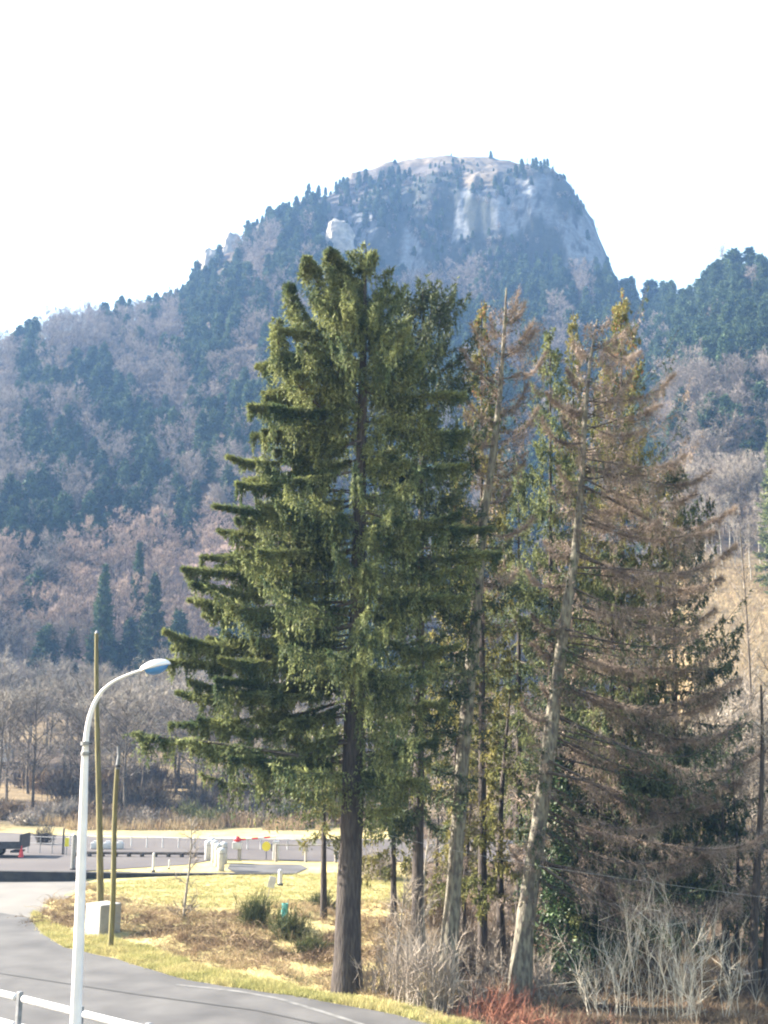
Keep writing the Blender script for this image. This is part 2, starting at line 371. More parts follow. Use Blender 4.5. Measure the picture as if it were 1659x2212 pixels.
# ------------------------------------------------------------------ roads and paved sheets
def sheet(name, pts, z, m, label):
    bm = bmesh.new(); vs = [bm.verts.new((p[0], p[1], z)) for p in pts]
    f = bm.faces.new(vs); bmesh.ops.triangulate(bm, faces=[f]); bmesh.ops.recalc_face_normals(bm, faces=bm.faces)
    me = bpy.data.meshes.new(name); bm.to_mesh(me); bm.free(); me.materials.append(m)
    for p in me.polygons:
        if p.normal.z < 0: me.flip_normals(); break
    o = bpy.data.objects.new(name, me); col.objects.link(o); tag(o, label, kind='structure'); return o
road_far = [(-900, 1925), (-200, 1958), (0, 1972), (67, 1984), (93, 2018), (143, 2048), (250, 2071), (320, 2094), (417, 2121), (553, 2141), (622, 2148), (722, 2168), (856, 2194), (922, 2211), (1030, 2245), (1200, 2330)]
rf = [gp(*p) for p in road_far]
rf2 = []
for a_, b_ in zip(rf[:-1], rf[1:]):
    for t in np.linspace(0, 1, 5)[:-1]:
        q = a_ * (1 - t) + b_ * t; q = q + np.array([0, 0.25 * (vnoise(q[0] * 1.3, q[1] * 1.3, 3) - 0.5), 0]); rf2.append(q)
rf2.append(rf[-1])
road_pts = [(-60, rf2[0][1])] + [(p[0], p[1]) for p in rf2] + [(30, 6), (-60, 6)]
sheet('road', road_pts, 0.012, M['road'], 'grey asphalt road crossing the lower left below the trees')
sheet('side_road', [gp(-900, 1926)[:2], gp(-200, 1959)[:2], gp(0, 1973)[:2], gp(67, 1985)[:2], gp(95, 1965)[:2], gp(140, 1942)[:2], gp(182, 1925)[:2], gp(192, 1908)[:2], gp(185, 1902)[:2], gp(-300, 1898)[:2], gp(-900, 1893)[:2]], 0.008, M['gravel'], 'pale gravel side road joining the main road at left')
sheet('car_park', [gp(-700, 1881)[:2], gp(180, 1882)[:2], gp(400, 1868)[:2], gp(470, 1856)[:2], gp(760, 1862)[:2], gp(1200, 1862)[:2], gp(1200, 1815)[:2], gp(720, 1812)[:2], gp(250, 1810)[:2], gp(0, 1798)[:2], gp(-700, 1785)[:2]], 0.008, M['carpark'], 'worn grey car park beyond the grass')
sheet('driveway', [gp(498, 1866)[:2], gp(490, 1877)[:2], gp(505, 1884)[:2], gp(640, 1886)[:2], gp(665, 1876)[:2], gp(650, 1868)[:2]], 0.012, M['road'], 'short asphalt driveway behind the white bollards')
def ribbon(name, P, w, z, m, label):
    P = [np.array(p[:2]) for p in P]; l = []; r = []
    for i, p in enumerate(P):
        t = P[min(i + 1, len(P) - 1)] - P[max(i - 1, 0)]; t = t / np.linalg.norm(t); n = np.array([-t[1], t[0]])
        l.append(p + n * w / 2); r.append(p - n * w / 2)
    return sheet(name, l + r[::-1], z, m, label)
ribbon('road_edge_line', [gp(*p) for p in [(380, 2120.0 + 8), (516, 2143), (600, 2158), (690, 2185), (772, 2211), (860, 2245), (1000, 2310)]], 0.16, 0.020, M['paint'], 'worn white edge line of the road')
ribbon('tar_seam', [gp(*p) for p in [(-300, 2085), (0, 2104), (150, 2127), (300, 2150), (553, 2184), (700, 2216), (800, 2245)]], 0.09, 0.024, M['tar'], 'dark tar seam along the road surface')

# ------------------------------------------------------------------ tree generators
def conifer_arrays(rng, tp, ztop, z0, lenf, step, per, tw_sp, hang, K, nl, nw, a_lo=-0.25, a_hi=0.6, up=0.45, s0=0.12, limb_r=0.010, twig_ls=0.45, sag=0.38, bw=0.16, keep=None, brush=14, nseg=8):
    """tp(z)->xy of the trunk; lenf(z,az)->limb length; returns (limb MB, foliage MB)"""
    zs = []; az = []
    z = z0
    while z < ztop - 0.15:
        n = rng.poisson(per)
        for k in range(max(2, n)):
            zs.append(z + rng.uniform(-0.5, 0.5) * step * 1.2); az.append(rng.uniform(0, 2 * math.pi))
        z += step * (0.7 + 0.6 * rng.random()) * (0.55 + 0.45 * (ztop - z) / (ztop - z0))
    zs = np.array(zs); az = np.array(az); Ls = np.array([lenf(a, b) for a, b in zip(zs, az)]) * rng.uniform(0.72, 1.08, len(zs))
    ok = Ls > 0.12
    zs, az, Ls = zs[ok], az[ok], Ls[ok]; Mn = len(zs)
    h = np.clip((zs - z0) / (ztop - z0), 0, 1)
    a = a_lo + (a_hi - a_lo) * h ** 1.5 + rng.normal(0, 0.07, Mn)
    b = up * (0.7 + 0.6 * rng.random(Mn)); c = -sag * (1 - h)
    base = np.array([[*tp(z), z] for z in zs])
    ho = np.stack([np.cos(az), np.sin(az), np.zeros(Mn)], 1); hp = np.stack([-np.sin(az), np.cos(az), np.zeros(Mn)], 1)
    bend = rng.normal(0, 0.12, Mn)
    def P(i, s):
        s = s[:, None]; Li = Ls[i][:, None]
        return base[i] + ho[i] * Li * s + hp[i] * Li * bend[i][:, None] * s * s + np.array([0, 0, 1.]) * Li * (a[i][:, None] * s + c[i][:, None] * s * s + b[i][:, None] * s ** 4)
    ss = np.linspace(0, 1, nseg)
    ii = np.repeat(np.arange(Mn), nseg); S = np.tile(ss, Mn)
    paths = P(ii, S).reshape(Mn, nseg, 3)
    rad = (limb_r * (0.6 + 0.55 * Ls))[:, None] * (1 - 0.85 * ss[None]) 
    limb = MB(); limb.tubes(paths, rad, 4)
    # twigs
    nt = np.maximum(3, (Ls * (1 - s0) / tw_sp)).astype(int)
    if keep is not None: nt = (nt * keep(zs, az)).astype(int)
    ti = np.repeat(np.arange(Mn), nt); T = len(ti)
    fol = MB()
    if T == 0: return limb, fol
    s = s0 + (1 - s0) * rng.random(T) ** 0.85
    st = P(ti, s); sg = rng.choice([-1, 1], T)
    side = nrm(hp[ti] * sg[:, None] * rng.uniform(0.5, 1, T)[:, None] + ho[ti] * rng.uniform(0.1, 0.8, T)[:, None] + np.array([0, 0, 1.]) * rng.uniform(-0.1, 0.25, T)[:, None])
    ls = twig_ls * (0.25 + (1 - s) * np.minimum(Ls[ti] * 0.5, 1.6)) * rng.uniform(0.4, 1, T)
    lh = hang * rng.uniform(0.25, 1, T) * (0.25 + 1.0 * np.sin(np.clip(s, 0, 1) * math.pi) ** 0.7) * np.minimum(1, 0.3 + Ls[ti] * 0.35)
    q = np.repeat(np.arange(T), K); t = rng.random(T * K)
    pos = st[q] + side[q] * (ls[q] * np.sqrt(t))[:, None] - np.array([0, 0, 1.]) * (lh[q] * t ** 1.6)[:, None]
    tan = nrm(side[q] * (ls[q] * 0.5)[:, None] - np.array([0, 0, 1.]) * (lh[q] * 1.2 * t)[:, None] + 1e-4)
    rnd = nrm(rng.normal(size=(T * K, 3)))
    D = nrm(tan * 0.75 + rnd * 0.65)
    fol.blades(pos, D, nl * rng.uniform(0.6, 1.2, T * K), nw * rng.uniform(0.7, 1.3, T * K), rng)
    # upturned bushy limb ends
    if brush:
        nb = np.maximum(4, (Ls * brush)).astype(int)
        if keep is not None: nb = (nb * keep(zs, az)).astype(int)
        bi = np.repeat(np.arange(Mn), nb); s = rng.uniform(0.35, 1.02, len(bi)); pos = P(bi, s)
        tn = nrm(P(bi, s + 0.03) - pos); rnd = nrm(rng.normal(size=tn.shape))
        fol.blades(pos + rnd * (bw * rng.random(len(bi)) * np.sin(np.clip(s, 0, 1) * 2.6 + 0.4))[:, None], nrm(tn * 0.7 + rnd * 0.8), nl * 1.3 * rng.uniform(0.6, 1.3, len(bi)), nw * 1.2, rng)
    return limb, fol

def bare_arrays(rng, H, Rr, n1=22, n2=7, n3=7, r0=0.14, tw=0.025, twl=0.9, z0=0.25, stems=1, up=0.9, lean=0.0, nk=3):
    tr = MB(); cr = MB(); TP = []; 
    for sidx in range(stems):
        th = rng.uniform(0, 2 * math.pi); sp = (0.30 * Rr / max(1, 1) if stems > 1 else 0.04 * H) 
        Hs = H * (rng.uniform(0.75, 1) if stems > 1 else 1)
        ts = np.linspace(0, 1, 7); wob = rng.normal(0, 0.012 * H, (7, 2)).cumsum(0) * 0.6; wob[0] = 0
        path = np.stack([math.cos(th) * sp * ts * (1 + (stems > 1) * 1.2 * ts) + wob[:, 0], math.sin(th) * sp * ts * (1 + (stems > 1) * 1.2 * ts) + wob[:, 1], Hs * 0.95 * ts], 1)
        rad = r0 * (1 - 0.88 * ts) * (1.0 if stems == 1 else 0.6)
        tr.tubes(path, rad, 6 if stems == 1 else 4)
        m = max(3, n1 // stems)
        t = rng.uniform(z0, 0.98, m); bs = np.stack([np.interp(t, ts, path[:, k]) for k in range(3)], 1)
        az = rng.uniform(0, 2 * math.pi, m); prof = np.sin(np.clip((t - z0) / (1 - z0) * 0.8 + 0.2, 0, 1) * math.pi) ** 0.6
        Ln = Rr * (0.35 + 0.75 * prof) * rng.uniform(0.7, 1.15, m)
        el = up * rng.uniform(0.6, 1.2, m)
        d0 = nrm(np.stack([np.cos(az), np.sin(az), el], 1)); us = np.linspace(0, 1, 5)
        P1 = bs[:, None] + d0[:, None] * (Ln[:, None] * us)[..., None] + np.array([0, 0, 1.]) * (0.25 * Ln[:, None] * us ** 2)[..., None] + rng.normal(0, 0.03, (m, 5, 3)) * Ln[:, None, None] * us[None, :, None]
        tr.tubes(P1, (r0 * 0.32 * (1 - 0.85 * us))[None] * (Ln / Rr)[:, None], 3)
        # level 2
        i = np.repeat(np.arange(m), n2); s = rng.uniform(0.2, 1, len(i))
        b2 = np.stack([P1[i, np.minimum(3, (s * 4).astype(int)), k] * (1 - (s * 4 % 1)) + P1[i, np.minimum(4, (s * 4).astype(int) + 1), k] * (s * 4 % 1) for k in range(3)], 1)
        tan = nrm(d0[i] + np.array([0, 0, 0.3])); d2 = nrm(tan + 0.75 * rng.normal(size=tan.shape) * np.array([1, 1, 0.8])); L2 = Ln[i] * 0.42 * (1.1 - 0.6 * s) * rng.uniform(0.6, 1.2, len(i))
        u3 = np.linspace(0, 1, nk); P2 = b2[:, None] + d2[:, None] * (L2[:, None] * u3)[..., None] + np.array([0, 0, 1.]) * (0.15 * L2[:, None] * u3 ** 2)[..., None]
        tr.tubes(P2, np.broadcast_to(tw * 0.7 * (1 - 0.6 * u3), (len(i), nk)), 3)
        j = np.repeat(np.arange(len(i)), n3); s = rng.uniform(0.1, 1, len(j))
        b3 = b2[j] + d2[j] * (L2[j] * s)[:, None] + np.array([0, 0, 1.]) * (0.15 * L2[j] * s ** 2)[:, None]
        d3 = nrm(d2[j] + 0.8 * rng.normal(size=(len(j), 3)) + np.array([0, 0, 0.25]))
        cr.blades(b3, d3, twl * Rr / 4 * rng.uniform(0.4, 1.2, len(j)), tw, rng)
        k = np.repeat(np.arange(len(j)), 2); b4 = b3[k] + d3[k] * (twl * Rr / 4 * 0.5 * rng.random(len(k)))[:, None]
        cr.blades(b4, nrm(d3[k] + 0.8 * rng.normal(size=(len(k), 3))), twl * Rr / 4 * 0.5, tw * 0.6, rng)
    return tr, cr

def combo_mesh(name, parts):
    V = []; f3 = []; f4 = []; m3 = []; m4 = []; n = 0; mats = []
    for k, (mb, m) in enumerate(parts):
        v, a, b = mb.arrays(); V.append(v); f3.append(a + n); f4.append(b + n); m3.append(np.full(len(a), k)); m4.append(np.full(len(b), k)); n += len(v); mats.append(m)
    me = mk_mesh(name, np.concatenate(V), np.concatenate(f3), np.concatenate(f4), mats)
    mi = np.concatenate(m3 + m4).astype(np.int32)
    if len(mi) == len(me.polygons): me.polygons.foreach_set('material_index', mi)
    return me

# ------------------------------------------------------------------ woods on the mountain and the hills
def far_conifer(seed, H=13.0, W=2.3):
    rng = np.random.default_rng(seed)
    def lf(z, a): return W * max(0.03, (1 - z / H)) ** 0.55 * (0.6 + 0.8 * vnoise(a * 1.3 + seed, z * 0.7, seed))
    limb, fol = conifer_arrays(rng, lambda z: (0, 0), H, 0.8, lf, 0.55, 7, 0.34, 0.5, 2, 0.75, 0.34, a_lo=-0.35, a_hi=0.5, up=0.2, s0=0.05, brush=6, nseg=3)
    t = MB(); zs = np.linspace(-1.5, H, 4); t.tubes(np.stack([zs * 0, zs * 0, zs], 1), 0.17 * (1 - 0.9 * np.linspace(0, 1, 4)), 5)
    return t, fol
def far_bare(seed, H=10.0, Rr=3.6, tw=0.085):
    rng = np.random.default_rng(seed)
    t, c = bare_arrays(rng, H, Rr, 18, 5, 8, 0.12, tw * 0.72, 0.95, 0.18, up=0.8, nk=2)
    t.tubes(np.array([[0, 0, -1.5], [0, 0, 0.1]]), np.array([0.15, 0.13]), 5)
    return t, c
FC = [far_conifer(100 + i, 11.0 + (i % 3) * 0.9, 2.5 + 0.22 * i) for i in range(6)]
FP = [far_conifer(140 + i, 9.5, 2.9 + 0.2 * i) for i in range(2)]
FB = [far_bare(200 + i, 9.5 + (i % 3), 3.3 + 0.25 * i) for i in range(5)]
FW = [far_bare(260 + i, 8.0 + i, 3.0, 0.075) for i in range(3)]
MC = [combo_mesh('far_conifer', [(c, M['fconif']), (t, M['mbark'])]) for t, c in FC + FP]
MBm = [combo_mesh('far_bare_tree', [(c, M['fbare']), (t, M['mbark'])]) for t, c in FB]
MW = [combo_mesh('brown_bare_tree', [(c, M['fbrown']), (t, M['mbark'])]) for t, c in FW]

rng = np.random.default_rng(7)
def pnoise(px, py, s, seed): return fbm(px / s, py / s, seed, 3)
cand = []
y = 186.0
while y < 560:
    st = 4.1 + 0.0045 * (y - 180)
    us_ = np.arange(-0.52, 0.56, st / y)
    us_ = us_ + rng.uniform(-0.45, 0.45, len(us_)) * st / y
    yy = y + rng.uniform(-0.45, 0.45, len(us_)) * st
    for u_, y_ in zip(us_, yy): cand.append((u_ * y_, y_))
    y += st
cand = np.array(cand); cz_ = terr(cand[:, 0], cand[:, 1])
e = 2.5
gx = (terr(cand[:, 0] + e, cand[:, 1]) - terr(cand[:, 0] - e, cand[:, 1])) / (2 * e); gy = (terr(cand[:, 0], cand[:, 1] + e) - terr(cand[:, 0], cand[:, 1] - e)) / (2 * e)
slope = np.sqrt(gx ** 2 + gy ** 2)
pxs, pys = proj(cand[:, 0], cand[:, 1], cz_)
# hidden behind the ridge?
keepm = np.ones(len(cand), bool)
for k, (x, y_, z) in enumerate(zip(cand[:, 0], cand[:, 1], cz_)):
    tt = np.linspace(0.45, 0.985, 26); zz = terr(x * tt, y_ * tt); ln = CAMZ + (z + 8 - CAMZ) * tt
    if np.any(zz > ln): keepm[k] = False
def polyin(px, py, poly):
    c = np.zeros(np.shape(px), bool); n = len(poly)
    for i in range(n):
        x1, y1 = poly[i]; x2, y2 = poly[(i + 1) % n]
        m = ((y1 > py) != (y2 > py)) & (px < (x2 - x1) * (py - y1) / (y2 - y1 + 1e-9) + x1)
        c ^= m
    return c
brownp = [(20, 1460), (60, 1370), (150, 1270), (262, 1175), (330, 1210), (400, 1190), (495, 1150), (640, 1080), (640, 1460)]
brown2 = [(-80, 1460), (-60, 1300), (20, 1220), (75, 1300), (20, 1460)]
topbare = [(690, 405), (750, 372), (870, 352), (1060, 350), (1075, 400), (960, 420), (900, 372), (800, 385), (720, 410)]
clf1 = [(695, 470), (760, 450), (880, 455), (930, 600), (700, 590)]; clf2 = [(955, 440), (1000, 395), (1240, 390), (1310, 560), (1330, 600), (1170, 600), (1060, 500), (980, 500)]
outc = [(425, 600), (450, 540), (525, 488), (540, 510), (500, 590), (440, 620)]
birchz = [(1540, 1290), (1500, 1230), (1560, 1120), (1700, 1120), (1700, 1290)]
greenr = [(1360, 590), (1700, 540), (1700, 740), (1590, 900), (1450, 920), (1380, 760)]
n_fc = []; n_fb = []; n_fw = []
for k in np.nonzero(keepm)[0]:
    x, y_, z = cand[k, 0], cand[k, 1], cz_[k]; px, py = pxs[k], pys[k]
    P_ = lambda poly: bool(polyin(np.array(px), np.array(py), poly))
    if slope[k] > (4 if (px < 880 and py < 490) else 1.35) and y_ > 400: continue
    if P_(topbare) and rng.random() < 0.93: continue
    if y_ > 484 and px > 600: continue
    if 560 < px < 880 and py < 500 and not P_(topbare): n_fc.append(k); continue
    if P_(outc) and rng.random() < 0.8: continue
    if (P_(clf1) or P_(clf2)) and rng.random() < 0.8: continue
    if y_ > 455 and px > 880:
        if rng.random() < (0.97 if px < 1090 and px > 890 else 0.75): continue
    if y_ < 192 and px > 1430: continue
    if P_(brownp) or P_(brown2): n_fw.append(k); continue
    n = pnoise(px, py, 60, 77)
    thr = 0.365
    if py > 1050: thr = 0.42
    if px < 640 and py < 640 and px > 380: thr = 0.30 if n > .2 else .3
    if px < 260 and py < 800: thr = 0.46
    if 880 < px < 1080 and 570 < py < 680: thr = 0.68
    if px > 1080 and py < 760: thr = 0.35
    if P_(greenr): thr = 0.22
    if px > 1430 and py > 860: thr = 0.68 if py > 1000 else 0.5
    if 700 < px < 960 and py < 500: thr = 0.1
    (n_fc if n + rng.normal(0, 0.035) > thr * 0.98 - 0.02 else n_fb).append(k)
def place(kinds, meshes, keys, name, cat, lab, grp, limit, srange, sorter=None):
    key = sorted(keys, key=lambda k: cand[k, 1] + (0 if -60 < pxs[k] < 1720 else 500))
    near, farl = key[:limit], key[limit:]
    for n_, k in enumerate(near):
        px, py, y_ = pxs[k], pys[k], cand[k, 1]
        vi = rng.integers(len(meshes)); o = bpy.data.objects.new(name, meshes[vi]); col.objects.link(o)
        s = rng.uniform(*srange) * (0.62 if y_ > 450 else 1); o.location = (cand[k, 0], y_, cz_[k] - 0.3)
        o.rotation_euler = (0, 0, rng.uniform(0, 6.28)); o.scale = (s * rng.uniform(0.85, 1.15),) * 2 + (s * rng.uniform(0.85, 1.2),)
        l, g = lab(px, py, y_); tag(o, l, cat, g)
    return farl
def lab_c(px, py, y):
    if px > 1300: return 'dark green conifer in the woods on the slope at the right', 'conifers on the right slope'
    if py > 1000: return 'blue green conifer low on the wooded mountainside left of the tall spruce', 'conifers low on the mountainside'
    return 'hazy blue green conifer high on the wooded mountainside below the ridge', 'conifers high on the mountainside'
def lab_b(px, py, y):
    if px > 1300: return 'leafless brownish tree in the woods on the slope at the right', 'bare trees on the right slope'
    if py > 1000: return 'leafless mauve grey tree low on the mountainside left of the tall spruce', 'bare trees low on the mountainside'
    return 'hazy leafless grey tree high on the wooded mountainside', 'bare trees high on the mountainside'
def lab_w(px, py, y): return 'leafless pinkish brown tree in the dense brown wood at the foot of the mountain', 'brown bare trees at the foot of the mountain'
f1 = place('c', MC, n_fc, 'conifer_tree', 'tree', lab_c, None, 290, (0.6, 1.0))
f2 = place('b', MBm, n_fb, 'bare_tree', 'tree', lab_b, None, 140, (0.8, 1.2))
f3_ = place('w', MW, n_fw, 'brown_bare_tree', 'tree', lab_w, None, 200, (0.95, 1.3))
def join_far(keys, variants, mats, name, label, srange):
    Vs = []; A = []; B = []; ma = []; mb_ = []; n = 0
    arr = [[(mbx.arrays()) for mbx in (c, t)] for t, c in variants]
    for k in keys:
        v = arr[rng.integers(len(arr))]; s = rng.uniform(*srange) * (0.6 if cand[k, 1] > 450 else 1); th = rng.uniform(0, 6.28)
        Rm = np.array([[math.cos(th), -math.sin(th), 0], [math.sin(th), math.cos(th), 0], [0, 0, 1]])
        for mi, (vv, a3, a4) in enumerate(v):
            Vs.append((vv * s) @ Rm.T + np.array([cand[k, 0], cand[k, 1], cz_[k] - 0.3])); A.append(a3 + n); B.append(a4 + n)
            ma.append(np.full(len(a3), mi)); mb_.append(np.full(len(a4), mi)); n += len(vv)
    if not Vs: return
    me = mk_mesh(name, np.concatenate(Vs), np.concatenate(A), np.concatenate(B), mats)
    mi = np.concatenate(ma + mb_).astype(np.int32)
    if len(mi) == len(me.polygons): me.polygons.foreach_set('material_index', mi)
    o = bpy.data.objects.new(name, me); col.objects.link(o); tag(o, label, 'woodland', None, 'stuff')
join_far(f1, FC, [M['fconif'], M['mbark']], 'distant_conifer_woods', 'far off conifer woods covering the upper mountain slopes below the cliff', (0.6, 0.95))
join_far(f2, FB, [M['fbare'], M['mbark']], 'distant_bare_woods', 'far off leafless woods covering the upper mountain slopes', (0.8, 1.15))
join_far(f3_, FW, [M['fbrown'], M['mbark']], 'brown_bare_woods', 'brown leafless wood filling the foot of the mountain', (0.8, 1.1))
# scrub rooted on the ledges and in the gully of the cliff
ex_ = []
for _ in range(2600):
    x_, y_ = rng.uniform(-0.08, 0.235), rng.uniform(419, 486); x_ *= y_; z_ = float(terr(x_, y_)); px, py = proj(x_, y_, z_)
    if not (680 < px < 1335 and 350 < py < 640): continue
    gl_ = bool(polyin(np.array(px), np.array(py), [(770, 385), (1010, 375), (985, 450), (975, 520), (1090, 500), (1190, 600), (930, 605), (905, 520), (860, 470), (770, 460)]))
    if rng.random() < (0.7 if gl_ else (0.30 if fbm(px / 45, py / 70, 91, 3) > 0.5 else 0.05)): ex_.append((x_, y_, z_))
n0_ = len(cand); cand = np.vstack([cand, np.array([(a_, b_) for a_, b_, _ in ex_])]); cz_ = np.concatenate([cz_, np.array([c_ for _, _, c_ in ex_])])
ks_ = list(range(n0_, len(cand))); h_ = len(ks_) // 2
join_far(ks_[:h_], FP, [M['fconif'], M['mbark']], 'cliff_evergreen_scrub', 'small dark evergreen scrub rooted on the ledges of the cliff', (0.28, 0.5))
join_far(ks_[h_:], FB, [M['fbare'], M['mbark']], 'cliff_bare_scrub', 'leafless brown scrub filling the gully of the cliff', (0.28, 0.45))
print('far trees', len(n_fc), len(n_fb), len(n_fw))

def on_terr(px, py_top, d, dz=0.0):
    p = at(px, py_top, d); return np.array([p[0], d, float(terr(p[0], d)) + dz]), p[2]
def tree_thing(name, label, group, loc, trunk, crown, tmat, cmat, rz=0, cat='tree'):
    t = empty(name, loc, rz); tag(t, label, cat, group)
    trunk.build('trunk', tmat, t, smooth=True); crown.build('crown', cmat, t)
    return t
# trees standing out on the skyline and slopes
def placed(px, top, d, name, label, meshes, base_h, group=None, sxy=1.0, vi=None):
    b, zt = on_terr(px, top, d); H = zt - b[2]
    o = bpy.data.objects.new(name, meshes[vi if vi is not None else rng.integers(len(meshes))]); col.objects.link(o)
    s = max(H, 2) / base_h; o.location = b - np.array([0, 0, 0.3]); o.scale = (s * sxy, s * sxy, s); o.rotation_euler = (0, 0, rng.uniform(0, 6.28)); tag(o, label, 'tree', group); return o
placed(1060, 322, 497, 'conifer_tree', 'dark lone conifer standing on the mountain top, right of centre', MC, 13, sxy=1.1, vi=3)
placed(975, 336, 500, 'conifer_tree', 'tiny lone conifer on the middle of the bare mountain top', MC, 13, vi=2)
placed(853, 340, 498, 'conifer_tree', 'dark conifer at the left end of the bare mountain top', MC, 13, sxy=1.8, vi=6)
placed(1583, 532, 345, 'conifer_tree', 'broad dark conifer on the right skyline beside a slimmer one', MC, 13, vi=4, sxy=1.7)
placed(1617, 518, 340, 'conifer_tree', 'slim tall dark conifer rising highest on the right skyline', MC, 13, vi=0, sxy=1.15)
placed(1405, 603, 410, 'conifer_tree', 'rounded dark conifer in the saddle between mountain and right hill', MC, 10, vi=7, sxy=1.5)
placed(1000, 590, 418, 'bare_tree', 'pale round leafless tree directly below the cliff', MBm, 10, sxy=1.3, vi=2)
placed(940, 598, 418, 'bare_tree', 'pale leafless tree below the cliff, left of the larger round one', MBm, 10, vi=1)

# rock faces
def rock_thing(px, py0, py1, d, w, label, seed, squash=0.6):
    r = np.random.default_rng(seed); top = at(px, py0, d); bot = at(px, py1, d); bot[2] -= 3
    h = top[2] - bot[2]; mb = MB(); k = 26; n = 22
    th = np.linspace(0, 2 * math.pi, k, endpoint=False); tz = np.linspace(0, 1, n)
    T, Z = np.meshgrid(th, tz); rr = (1 - 0.35 * Z ** 2) * (0.8 + 0.7 * (fbm(T * 1.6 + seed, Z * 3 + seed, seed, 4) - 0.45)) * np.where(Z > 0.93, 0.6, 1)
    Vv = np.stack([np.cos(T) * rr * w / 2, np.sin(T) * rr * w / 2 * squash, Z * h * (1 + 0.06 * np.sin(T * 2))], -1)
    ii = np.arange(n * k).reshape(n, k)
    f = np.stack([ii[:-1], np.roll(ii[:-1], -1, 1), np.roll(ii[1:], -1, 1), ii[1:]], -1).reshape(-1, 4)
    mb.add(Vv, f); mb.v.append(np.array([[0, 0, h * 1.01]])); c = mb.n; mb.n += 1
    mb.f3.append(np.array([[ii[-1, j], ii[-1, (j + 1) % k], c] for j in range(k)]))
    o = mb.build('rock_outcrop', M['cliff'], loc=bot); tag(o, label, 'rock'); return o
rock_thing(548, 622, 700, 408, 6, 'bright sunlit slab of rock standing among the conifers on the left slope', 3)
rock_thing(288, 730, 765, 385, 3, 'small pale rock showing between trees on the left slope', 4)
rock_thing(730, 478, 540, 432, 16, 'pale sunlit rock knob at the left end of the cliff', 6)
rock_thing(455, 540, 590, 444, 14, 'pinkish rocks along the left shoulder of the mountain', 8)
rock_thing(500, 505, 560, 450, 12, 'pinkish crag higher up the left shoulder of the mountain', 9)

# ------------------------------------------------------------------ two dark conifers at the foot of the mountain
def mid_conifer(seed, H, W, tsp=0.22, K=3, nl=0.32, nw=0.13, hang=0.4, mat_=None, prof=0.8, z0=0.6, step=0.42, per=6):
    r = np.random.default_rng(seed)
    def lf(z, a): return W * max(0.02, 1 - z / H) ** prof * (0.75 + 0.5 * vnoise(a * 1.5 + seed, z * 0.8, seed))
    limb, fol = conifer_arrays(r, lambda z: (0, 0), H, z0, lf, step, per, tsp, hang, K, nl, nw, a_lo=-0.3, a_hi=0.6, up=0.3, brush=10, nseg=5)
    t = MB(); zs = np.linspace(-1, H, 8); t.tubes(np.stack([zs * 0, zs * 0, zs], 1), np.linspace(H * 0.017, 0.02, 8), 8)
    v, a3, a4 = limb.arrays(); 
    if len(v): t.add(v, a4)
    return t, fol
for px, top, d, W, lab in ((228, 1222, 186, 3.5, 'dark conical conifer in the brown wood, left one of the two above the lamp'),
                           (335, 1240, 182, 3.8, 'dark conical conifer in front of the brown wood, directly above the lamp head'),
                           (303, 1165, 205, 2.2, 'slim dark conifer behind and between the two conical ones')):
    b, zt = on_terr(px, top, d); H = zt - b[2]
    t, c = mid_conifer(int(px), H, W, nl=0.5, nw=0.2)
    tree_thing('conifer_tree', lab, None, b, t, c, M['mbark'], M['fconif'])
b, zt = on_terr(1672, 900, 150); t, c = mid_conifer(31, zt - b[2], 4.3, nl=0.45, nw=0.17)
tree_thing('conifer_tree', 'large green conifer cut by the right edge above the birches', None, b, t, c, M['mbark'], M['needles'])
b, zt = on_terr(1540, 935, 215); t, c = mid_conifer(32, 9, 3.6, nl=0.5, nw=0.2, prof=0.6)
tree_thing('conifer_tree', 'small round green conifer among brown bare trees on the right slope', None, b, t, c, M['mbark'], M['fconif'])

# ------------------------------------------------------------------ belt of bare trees beyond the car park
BV = []
for i in range(5):
    r = np.random.default_rng(400 + i)
    BV.append(bare_arrays(r, 11.0, 3.4 + 0.3 * i, 30, 7, 6, 0.16, 0.042, 1.0, 0.22, up=1.0, nk=3))
BVm = [(t.mesh('trunk', [M['mbark']]), c.mesh('crown', [M['mtwig']])) for t, c in BV]
r = np.random.default_rng(5)
belt = []
for d in (104, 112, 121, 131, 142, 154, 168):
    for px in np.arange(-60, 760, 66 - (d - 104) * 0.2):
        belt.append((px + r.uniform(-25, 25), d + r.uniform(-4, 4)))
nb_ = 0
for px, d in belt:
    if d < 118 and 90 < px < 175 and r.random() < 0.7: continue
    if d < 136 and 540 < px and r.random() < 0.6: continue
    if r.random() < 0.12: continue
    b, _ = on_terr(px, 1600, d); px_, py_ = proj(b[0], b[1], b[2])
    top = 1430 + r.uniform(0, 60) + (150 - d) * 1.2; Ht = max(5, at(px, top, d)[2] - b[2]); s = Ht / 11
    k = r.integers(5)
    t = empty('bare_tree', b - np.array([0, 0, 0.2]), r.uniform(0, 6.28)); t.scale = (s * 1.05, s * 1.05, s)
    wh = 'front' if d < 125 else 'back'
    tag(t, 'leafless grey tree in the %s of the belt beyond the car park' % ('front rows' if wh == 'front' else 'back rows'), 'tree', 'bare trees beyond the car park, %s rows' % wh)
    for nm, m_ in (('trunk', BVm[k][0]), ('crown', BVm[k][1])):
        o = bpy.data.objects.new(nm, m_); col.objects.link(o); o.parent = t
